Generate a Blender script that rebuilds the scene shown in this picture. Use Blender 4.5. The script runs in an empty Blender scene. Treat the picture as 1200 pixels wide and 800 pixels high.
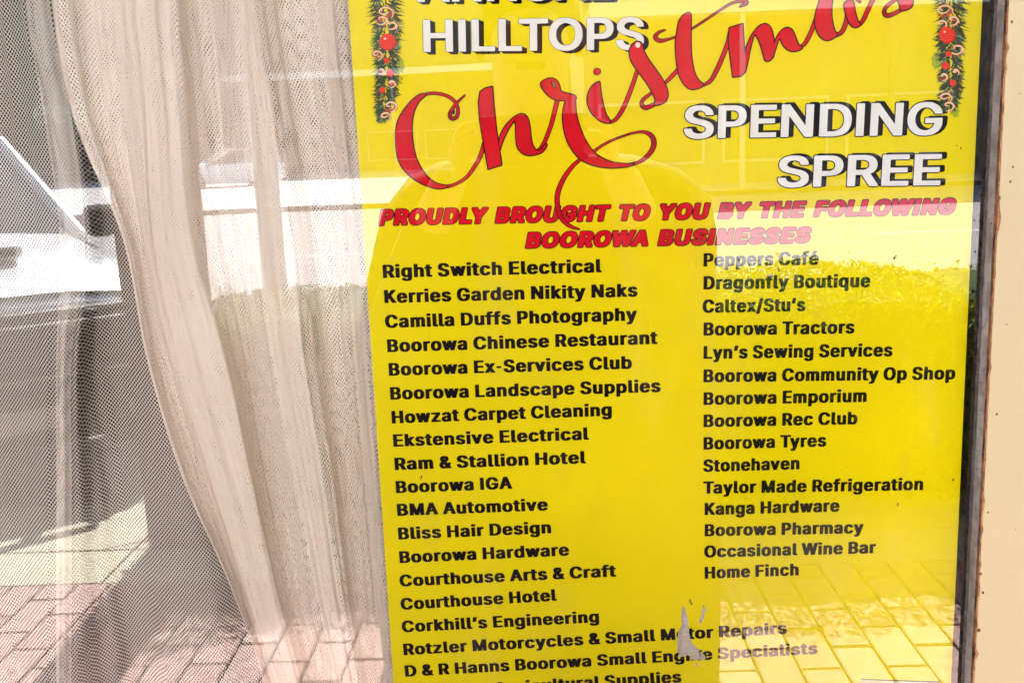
import bpy, bmesh, math, random
from mathutils import Vector, Matrix
from mathutils.geometry import tessellate_polygon
from math import radians as R_, sin, cos, pi
random.seed(11)
SC = bpy.context.scene

# ---------------------------------------------------------------- camera
CAM_D, CAM_H, FOC = .73, 1.45, 1200.0
rotm = (Matrix.Rotation(R_(1.6), 3, 'Z') @ Matrix.Rotation(R_(90 - 11.0), 3, 'X')
        @ Matrix.Rotation(R_(-2.28), 3, 'Z'))
camd = bpy.data.cameras.new('camera')
camd.sensor_width = 36; camd.lens = 36.0 * FOC / 1200
camd.clip_start = .02; camd.clip_end = 800
cam = bpy.data.objects.new('camera', camd)
SC.collection.objects.link(cam)
cam.matrix_world = Matrix.Translation((0, -CAM_D, CAM_H)) @ rotm.to_4x4()
SC.camera = cam
SC.render.resolution_x = 1024; SC.render.resolution_y = 682

# ---------------------------------------------------------------- light
SUN_EL = 40.5
w = bpy.data.worlds.new('World'); SC.world = w; w.use_nodes = True
nt = w.node_tree
sky = nt.nodes.new('ShaderNodeTexSky'); sky.sky_type = 'NISHITA'; sky.sun_disc = False
sky.sun_elevation = R_(SUN_EL); sky.sun_rotation = R_(180)
sky.air_density = 1.0; sky.dust_density = 1.5
nt.links.new(sky.outputs[0], nt.nodes['Background'].inputs[0])
nt.nodes['Background'].inputs[1].default_value = .105
sd = bpy.data.lights.new('sun', 'SUN'); sd.energy = 4.2; sd.angle = R_(.5); sd.color = (1, .955, .89)
so = bpy.data.objects.new('sun', sd); SC.collection.objects.link(so)
so.rotation_euler = (R_(90 - SUN_EL), 0, R_(-1.5)); so.location = (0, -12, 12)
SC.view_settings.view_transform = 'Standard'; SC.view_settings.look = 'None'
SC.view_settings.gamma = 1; SC.view_settings.exposure = 3.5
SC.render.engine = 'CYCLES'
SC.cycles.transparent_max_bounces = 40
SC.cycles.max_bounces = 9; SC.cycles.diffuse_bounces = 4; SC.cycles.glossy_bounces = 4
SC.cycles.sample_clamp_indirect = 6

# ---------------------------------------------------------------- helpers
def mat(name, col, rough=.6, spec=.4, metal=0, var=0, vscale=8, bump=0, bscale=60, col2=None, dirt=0, coat=0):
    m = bpy.data.materials.new(name); m.use_nodes = True
    n = m.node_tree.nodes; l = m.node_tree.links
    p = n['Principled BSDF']
    p.inputs['Base Color'].default_value = (*col, 1)
    p.inputs['Roughness'].default_value = rough
    p.inputs['Specular IOR Level'].default_value = spec
    p.inputs['Metallic'].default_value = metal
    if coat: p.inputs['Coat Weight'].default_value = coat; p.inputs['Coat Roughness'].default_value = .04
    geo = n.new('ShaderNodeNewGeometry')
    if var or col2:
        t = n.new('ShaderNodeTexNoise'); t.inputs['Scale'].default_value = vscale; t.inputs['Detail'].default_value = 6
        l.new(geo.outputs['Position'], t.inputs['Vector'])
        r = n.new('ShaderNodeValToRGB')
        c2 = col2 or tuple(c * (1 - var) for c in col)
        r.color_ramp.elements[0].position = .35; r.color_ramp.elements[0].color = (*c2, 1)
        r.color_ramp.elements[1].position = .65; r.color_ramp.elements[1].color = (*tuple(min(1, c * (1 + var * .5)) for c in col), 1)
        l.new(t.outputs[0], r.inputs[0]); l.new(r.outputs[0], p.inputs['Base Color'])
    if bump:
        t2 = n.new('ShaderNodeTexNoise'); t2.inputs['Scale'].default_value = bscale; t2.inputs['Detail'].default_value = 5
        l.new(geo.outputs['Position'], t2.inputs['Vector'])
        b = n.new('ShaderNodeBump'); b.inputs['Strength'].default_value = bump; b.inputs['Distance'].default_value = .01
        l.new(t2.outputs[0], b.inputs['Height']); l.new(b.outputs[0], p.inputs['Normal'])
    return m

def link(o, parent=None):
    SC.collection.objects.link(o)
    if parent: o.parent = parent
    return o
def tag(o, label=None, cat=None, group=None, kind=None):
    if label: o['label'] = label
    if cat: o['category'] = cat
    if group: o['group'] = group
    if kind: o['kind'] = kind
    return o
def empty(name, loc=(0, 0, 0), rz=0, parent=None):
    o = bpy.data.objects.new(name, None); link(o, parent)
    o.location = loc; o.rotation_euler = (0, 0, rz); o.empty_display_size = .05
    return o

class MB:
    def __init__(s): s.v = []; s.f = []; s.m = []; s.mats = []
    def mi(s, m):
        if m not in s.mats: s.mats.append(m)
        return s.mats.index(m)
    def face(s, pts, m):
        i = len(s.v); s.v += [tuple(p) for p in pts]; s.f.append(tuple(range(i, i + len(pts)))); s.m.append(s.mi(m))
    def add(s, vs, fs, m):
        i = len(s.v); s.v += [tuple(p) for p in vs]
        for f in fs: s.f.append(tuple(k + i for k in f)); s.m.append(s.mi(m))
    def box(s, lo, hi, m):
        x0, y0, z0 = lo; x1, y1, z1 = hi
        s.add([(x0,y0,z0),(x1,y0,z0),(x1,y1,z0),(x0,y1,z0),(x0,y0,z1),(x1,y0,z1),(x1,y1,z1),(x0,y1,z1)],
              [(0,3,2,1),(4,5,6,7),(0,1,5,4),(1,2,6,5),(2,3,7,6),(3,0,4,7)], m)
    def bbox(s, lo, hi, m, b=.01):
        bm = bmesh.new(); bmesh.ops.create_cube(bm, size=1)
        lo = Vector(lo); hi = Vector(hi); c = (lo + hi) / 2; d = hi - lo
        for v in bm.verts: v.co = Vector((v.co.x * d.x + c.x, v.co.y * d.y + c.y, v.co.z * d.z + c.z))
        bmesh.ops.bevel(bm, geom=bm.edges[:], offset=b, segments=2, affect='EDGES', profile=.6)
        s.bm(bm, m)
    def bm(s, bm, m):
        bm.verts.ensure_lookup_table(); bm.verts.index_update()
        s.add([v.co[:] for v in bm.verts], [tuple(v.index for v in f.verts) for f in bm.faces], m); bm.free()
    def cyl(s, a, b, r0, r1, m, n=16, caps=True):
        a = Vector(a); b = Vector(b); d = (b - a).normalized()
        u = d.orthogonal().normalized(); v = d.cross(u)
        ring = lambda c, r: [c + (u * cos(2*pi*i/n) + v * sin(2*pi*i/n)) * r for i in range(n)]
        vs = ring(a, r0) + ring(b, r1)
        fs = [(i, (i+1) % n, n + (i+1) % n, n + i) for i in range(n)]
        if caps: fs += [tuple(range(n-1, -1, -1)), tuple(range(n, 2*n))]
        s.add(vs, fs, m)
    def build(s, name, parent=None, smooth=False, kind=None):
        me = bpy.data.meshes.new(name); me.from_pydata(s.v, [], s.f)
        for m in s.mats: me.materials.append(m)
        me.polygons.foreach_set('material_index', s.m)
        if smooth:
            me.polygons.foreach_set('use_smooth', [True] * len(s.f))
            try: me.set_sharp_from_angle(angle=R_(40))
            except Exception: pass
        me.update()
        o = bpy.data.objects.new(name, me); link(o, parent)
        if kind: o['kind'] = kind
        return o
def copy_tree(o, parent=None):
    c = o.copy(); SC.collection.objects.link(c); c.parent = parent
    for ch in list(o.children): copy_tree(ch, c)
    return c

# a pixel of the survey grid (1200 x 800) measured on an upright plane y = yp
def on(x, y, yp):
    v = rotm @ Vector(((x - 600) / FOC, -(y - 400) / FOC, -1))
    t = (yp + CAM_D) / v.y
    return Vector((v.x * t, yp, CAM_H + v.z * t))

# ================================================================= materials
M = {}
M['yellow'] = mat('poster_yellow', (.735, .585, .0004), .5, .05, var=.035, vscale=7)
M['black'] = mat('print_black', (.009, .004, .005), .6, .04)
M['red'] = mat('print_red', (.56, .0012, .012), .5, .06, var=.1, vscale=60)
M['darkred'] = mat('print_dark_red', (.035, .001, .003), .5, .05)
M['white'] = mat('print_white', (.70, .67, .70), .5, .06)
M['cream_paint'] = mat('cream_paint', (.305, .25, .14), .45, .4, var=.03, vscale=9, bump=.12, bscale=140)
M['cream_dull'] = mat('cream_wall_paint', (.62, .52, .34), .7, .3, var=.08, vscale=4, bump=.3, bscale=40)
M['bare_timber'] = mat('bare_weathered_timber', (.13, .055, .022), .8, .2, vscale=90, col2=(.02, .007, .004), bump=.8, bscale=220)
M['orange_edge'] = mat('tan_paint_edge', (.33, .17, .065), .7, .2, vscale=120, col2=(.12, .045, .018), bump=.5, bscale=200)
M['grey_reveal'] = mat('grey_weathered_reveal', (.17, .155, .15), .7, .3, vscale=70, col2=(.085, .075, .07), bump=.6, bscale=160)
M['putty'] = mat('dark_glazing_putty', (.05, .045, .042), .7, .3, vscale=120, col2=(.02, .017, .016), bump=.6, bscale=200)
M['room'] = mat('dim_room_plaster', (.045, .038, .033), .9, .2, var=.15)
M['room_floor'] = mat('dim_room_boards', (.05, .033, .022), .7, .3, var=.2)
M['asphalt'] = mat('pale_asphalt', (.33, .31, .305), .9, .2, var=.12, vscale=1.2, bump=.4, bscale=90)
M['concrete'] = mat('concrete', (.50, .47, .36), .9, .2, var=.12, vscale=3, bump=.3, bscale=120)
M['far_concrete'] = mat('far_concrete', (.50, .48, .46), .9, .2, var=.1, vscale=.6)
M['joint'] = mat('sand_joint', (.045, .03, .026), .95, .1, var=.3, vscale=30)
M['line_paint'] = mat('white_line_paint', (.75, .75, .72), .7, .3, var=.1)
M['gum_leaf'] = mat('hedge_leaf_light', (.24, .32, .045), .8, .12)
M['sunlit_leaf'] = mat('hedge_leaf_painted_sunlit', (.34, .43, .06), .8, .1)  # paler leaf colour standing in for sunlight on the hedge top
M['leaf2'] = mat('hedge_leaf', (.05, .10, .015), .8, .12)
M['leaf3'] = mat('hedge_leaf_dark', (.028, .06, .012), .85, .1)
M['bark'] = mat('bark', (.12, .08, .05), .9, .2, var=.3, vscale=20)
M['steel'] = mat('grey_steel', (.16, .16, .16), .5, .5, metal=.3)
M['post_paint'] = mat('brown_post_paint', (.10, .065, .05), .6, .4, var=.1)
M['car_white'] = mat('car_white_paint', (.82, .82, .82), .25, .5, coat=.8)
M['car_silver'] = mat('car_silver_paint', (.45, .46, .47), .3, .5, coat=.8)
M['black_plastic'] = mat('black_plastic', (.025, .025, .028), .55, .4)
M['car_glass'] = mat('car_glass', (.03, .035, .04), .06, .5)
M['tyre'] = mat('tyre_rubber', (.02, .02, .02), .85, .2)
M['rim'] = mat('alloy_rim', (.5, .5, .5), .3, .5, metal=.8)
M['lamp'] = mat('headlamp_lens', (.55, .56, .58), .08, .6)
M['skin'] = mat('skin', (.45, .26, .18), .55, .4, var=.05)
M['shirt'] = mat('dark_shirt', (.03, .032, .045), .85, .2, var=.1)
M['trousers'] = mat('dark_trousers', (.025, .03, .04), .85, .2, var=.1)
M['hair'] = mat('brown_hair', (.04, .022, .014), .6, .3)
M['shoe'] = mat('black_shoe', (.02, .02, .02), .5, .4)
M['phone'] = mat('phone_case', (.02, .02, .022), .3, .5)
M['roof_iron'] = mat('roof_iron', (.38, .38, .37), .5, .4, var=.1)
M['soffit'] = mat('painted_soffit', (.55, .52, .46), .7, .3, var=.05)
M['brick_wall'] = mat('far_brick', (.14, .065, .045), .9, .2, var=.2, vscale=3)
M['render_wall'] = mat('far_render', (.20, .165, .125), .9, .2, var=.1, vscale=2)
M['green_wall'] = mat('far_green_paint', (.06, .09, .06), .8, .2, var=.1)
M['fascia'] = mat('fascia_white', (.75, .72, .66), .6, .3)
M['window_dark'] = mat('far_window', (.03, .035, .04), .1, .5)
M['sign_mark'] = mat('sign_lettering', (.75, .70, .55), .6, .3)

def paver_mat():
    m = bpy.data.materials.new('red_paver'); m.use_nodes = True
    n = m.node_tree.nodes; l = m.node_tree.links; p = n['Principled BSDF']; p.inputs['Roughness'].default_value = .9
    geo = n.new('ShaderNodeNewGeometry')
    # one tone per paver: column and staggered row numbers worked out from the laying grid
    sp = n.new('ShaderNodeSeparateXYZ'); l.new(geo.outputs['Position'], sp.inputs[0])
    def mt(op, a, b=None):
        k = n.new('ShaderNodeMath'); k.operation = op
        for q, v in enumerate((a, b)):
            if v is None: continue
            if isinstance(v, (int, float)): k.inputs[q].default_value = v
            else: l.new(v, k.inputs[q])
        return k.outputs[0]
    col_ = mt('FLOOR', mt('DIVIDE', mt('ADD', sp.outputs[0], .01), .1160))
    par = mt('FLOORED_MODULO', col_, 2.0)
    row_ = mt('FLOOR', mt('DIVIDE', mt('SUBTRACT', mt('ADD', sp.outputs[1], 2.575), mt('MULTIPLY', par, .1165)), .2330))
    cb = n.new('ShaderNodeCombineXYZ'); l.new(col_, cb.inputs[0]); l.new(row_, cb.inputs[1])
    wn = n.new('ShaderNodeTexWhiteNoise'); wn.noise_dimensions = '3D'; l.new(cb.outputs[0], wn.inputs['Vector'])
    big = n.new('ShaderNodeTexNoise'); big.inputs['Scale'].default_value = 26; big.inputs['Detail'].default_value = 8
    l.new(geo.outputs['Position'], big.inputs['Vector'])
    mx = n.new('ShaderNodeMath'); mx.operation = 'MULTIPLY_ADD'; mx.inputs[1].default_value = .30
    l.new(wn.outputs[0], mx.inputs[0]); l.new(big.outputs[0], mx.inputs[2])
    r = n.new('ShaderNodeValToRGB'); l.new(mx.outputs[0], r.inputs[0])
    r.color_ramp.elements[0].position = .3; r.color_ramp.elements[0].color = (.27, .15, .13, 1)
    r.color_ramp.elements[1].position = .95; r.color_ramp.elements[1].color = (.48, .335, .305, 1)
    l.new(r.outputs[0], p.inputs['Base Color'])
    b = n.new('ShaderNodeBump'); b.inputs['Strength'].default_value = .4; b.inputs['Distance'].default_value = .004
    l.new(big.outputs[0], b.inputs['Height']); l.new(b.outputs[0], p.inputs['Normal'])
    return m
M['paver'] = paver_mat()

def glass_front():
    m = bpy.data.materials.new('window_glass'); m.use_nodes = True
    n = m.node_tree.nodes; l = m.node_tree.links; n.remove(n['Principled BSDF'])
    out = n['Material Output']
    tr = n.new('ShaderNodeBsdfTransparent'); tr.inputs[0].default_value = (.96, .97, .96, 1)
    gl = n.new('ShaderNodeBsdfGlossy'); gl.inputs['Roughness'].default_value = 0; gl.inputs[0].default_value = (1, 1, 1, 1)
    fr = n.new('ShaderNodeFresnel'); fr.inputs[0].default_value = 1.56
    mu = n.new('ShaderNodeMath'); mu.operation = 'MULTIPLY'; mu.inputs[1].default_value = 2.0; mu.use_clamp = True
    mix = n.new('ShaderNodeMixShader')
    l.new(fr.outputs[0], mu.inputs[0]); l.new(mu.outputs[0], mix.inputs[0]); l.new(tr.outputs[0], mix.inputs[1]); l.new(gl.outputs[0], mix.inputs[2])
    l.new(mix.outputs[0], out.inputs[0])
    # thin film of street dust and wiped smears on the outer face
    g2 = n.new('ShaderNodeNewGeometry'); mp = n.new('ShaderNodeMapping'); mp.inputs['Scale'].default_value = (9, 1, 2.2); mp.inputs['Rotation'].default_value = (0, R_(24), 0)
    l.new(g2.outputs['Position'], mp.inputs[0]); dn = n.new('ShaderNodeTexNoise'); dn.inputs['Scale'].default_value = 2.4; dn.inputs['Detail'].default_value = 9; dn.inputs['Roughness'].default_value = .72
    l.new(mp.outputs[0], dn.inputs['Vector']); rp = n.new('ShaderNodeValToRGB'); l.new(dn.outputs[0], rp.inputs[0])
    rp.color_ramp.elements[0].position = .52; rp.color_ramp.elements[0].color = (.0,.0,.0,1); rp.color_ramp.elements[1].position = .78; rp.color_ramp.elements[1].color = (.035,.035,.035,1)
    du = n.new('ShaderNodeBsdfDiffuse'); du.inputs[0].default_value = (.6,.58,.55,1); md = n.new('ShaderNodeMixShader')
    l.new(rp.outputs[0], md.inputs[0]); l.new(mix.outputs[0], md.inputs[1]); l.new(du.outputs[0], md.inputs[2]); l.new(md.outputs[0], out.inputs[0])
    geo = n.new('ShaderNodeNewGeometry'); t = n.new('ShaderNodeTexNoise'); t.inputs['Scale'].default_value = 3.5; t.inputs['Detail'].default_value = 1
    l.new(geo.outputs['Position'], t.inputs['Vector'])
    b = n.new('ShaderNodeBump'); b.inputs['Strength'].default_value = .05; b.inputs['Distance'].default_value = .004
    l.new(t.outputs[0], b.inputs['Height']); l.new(b.outputs[0], gl.inputs['Normal'])
    return m
def glass_clear():
    m = bpy.data.materials.new('glass_inner_face'); m.use_nodes = True
    n = m.node_tree.nodes; l = m.node_tree.links; n.remove(n['Principled BSDF'])
    tr = n.new('ShaderNodeBsdfTransparent'); l.new(tr.outputs[0], n['Material Output'].inputs[0])
    return m
M['glass'] = glass_front(); M['glass_in'] = glass_clear()

def net_mat(name, col, pitch, hole):
    # woven diamond net: threads cross at an angle, the gaps between them are open
    m = bpy.data.materials.new(name); m.use_nodes = True
    n = m.node_tree.nodes; l = m.node_tree.links; n.remove(n['Principled BSDF']); out = n['Material Output']
    uv = n.new('ShaderNodeUVMap'); uv.uv_map = 'UVMap'
    sp = n.new('ShaderNodeSeparateXYZ'); l.new(uv.outputs[0], sp.inputs[0])
    def math_(op, a, b=None):
        k = n.new('ShaderNodeMath'); k.operation = op
        for i, q in enumerate((a, b)):
            if q is None: continue
            if isinstance(q, (int, float)): k.inputs[i].default_value = q
            else: l.new(q, k.inputs[i])
        return k.outputs[0]
    x15 = math_('MULTIPLY', sp.outputs[0], 1.22)
    a = math_('DIVIDE', math_('ADD', x15, sp.outputs[1]), pitch)
    b = math_('DIVIDE', math_('SUBTRACT', x15, sp.outputs[1]), pitch)
    fa = math_('ABSOLUTE', math_('SUBTRACT', math_('FRACT', a), .5))
    fb = math_('ABSOLUTE', math_('SUBTRACT', math_('FRACT', b), .5))
    mx = math_('MAXIMUM', fa, fb)
    mask = math_('GREATER_THAN', mx, hole * .5)
    tr = n.new('ShaderNodeBsdfTransparent')
    df = n.new('ShaderNodeBsdfDiffuse'); df.inputs[0].default_value = (*col, 1)
    tl = n.new('ShaderNodeBsdfTranslucent'); tl.inputs[0].default_value = (*col, 1)
    mm = n.new('ShaderNodeMixShader'); mm.inputs[0].default_value = .12
    l.new(df.outputs[0], mm.inputs[1]); l.new(tl.outputs[0], mm.inputs[2])
    m2 = n.new('ShaderNodeMixShader'); l.new(mask, m2.inputs[0]); l.new(tr.outputs[0], m2.inputs[1]); l.new(mm.outputs[0], m2.inputs[2])
    l.new(m2.outputs[0], out.inputs[0])
    return m
M['net'] = net_mat('beige_net', (.95, .81, .69), .0039, .62)
M['net_back'] = net_mat('beige_net_back', (.84, .73, .64), .0042, .76)

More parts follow.
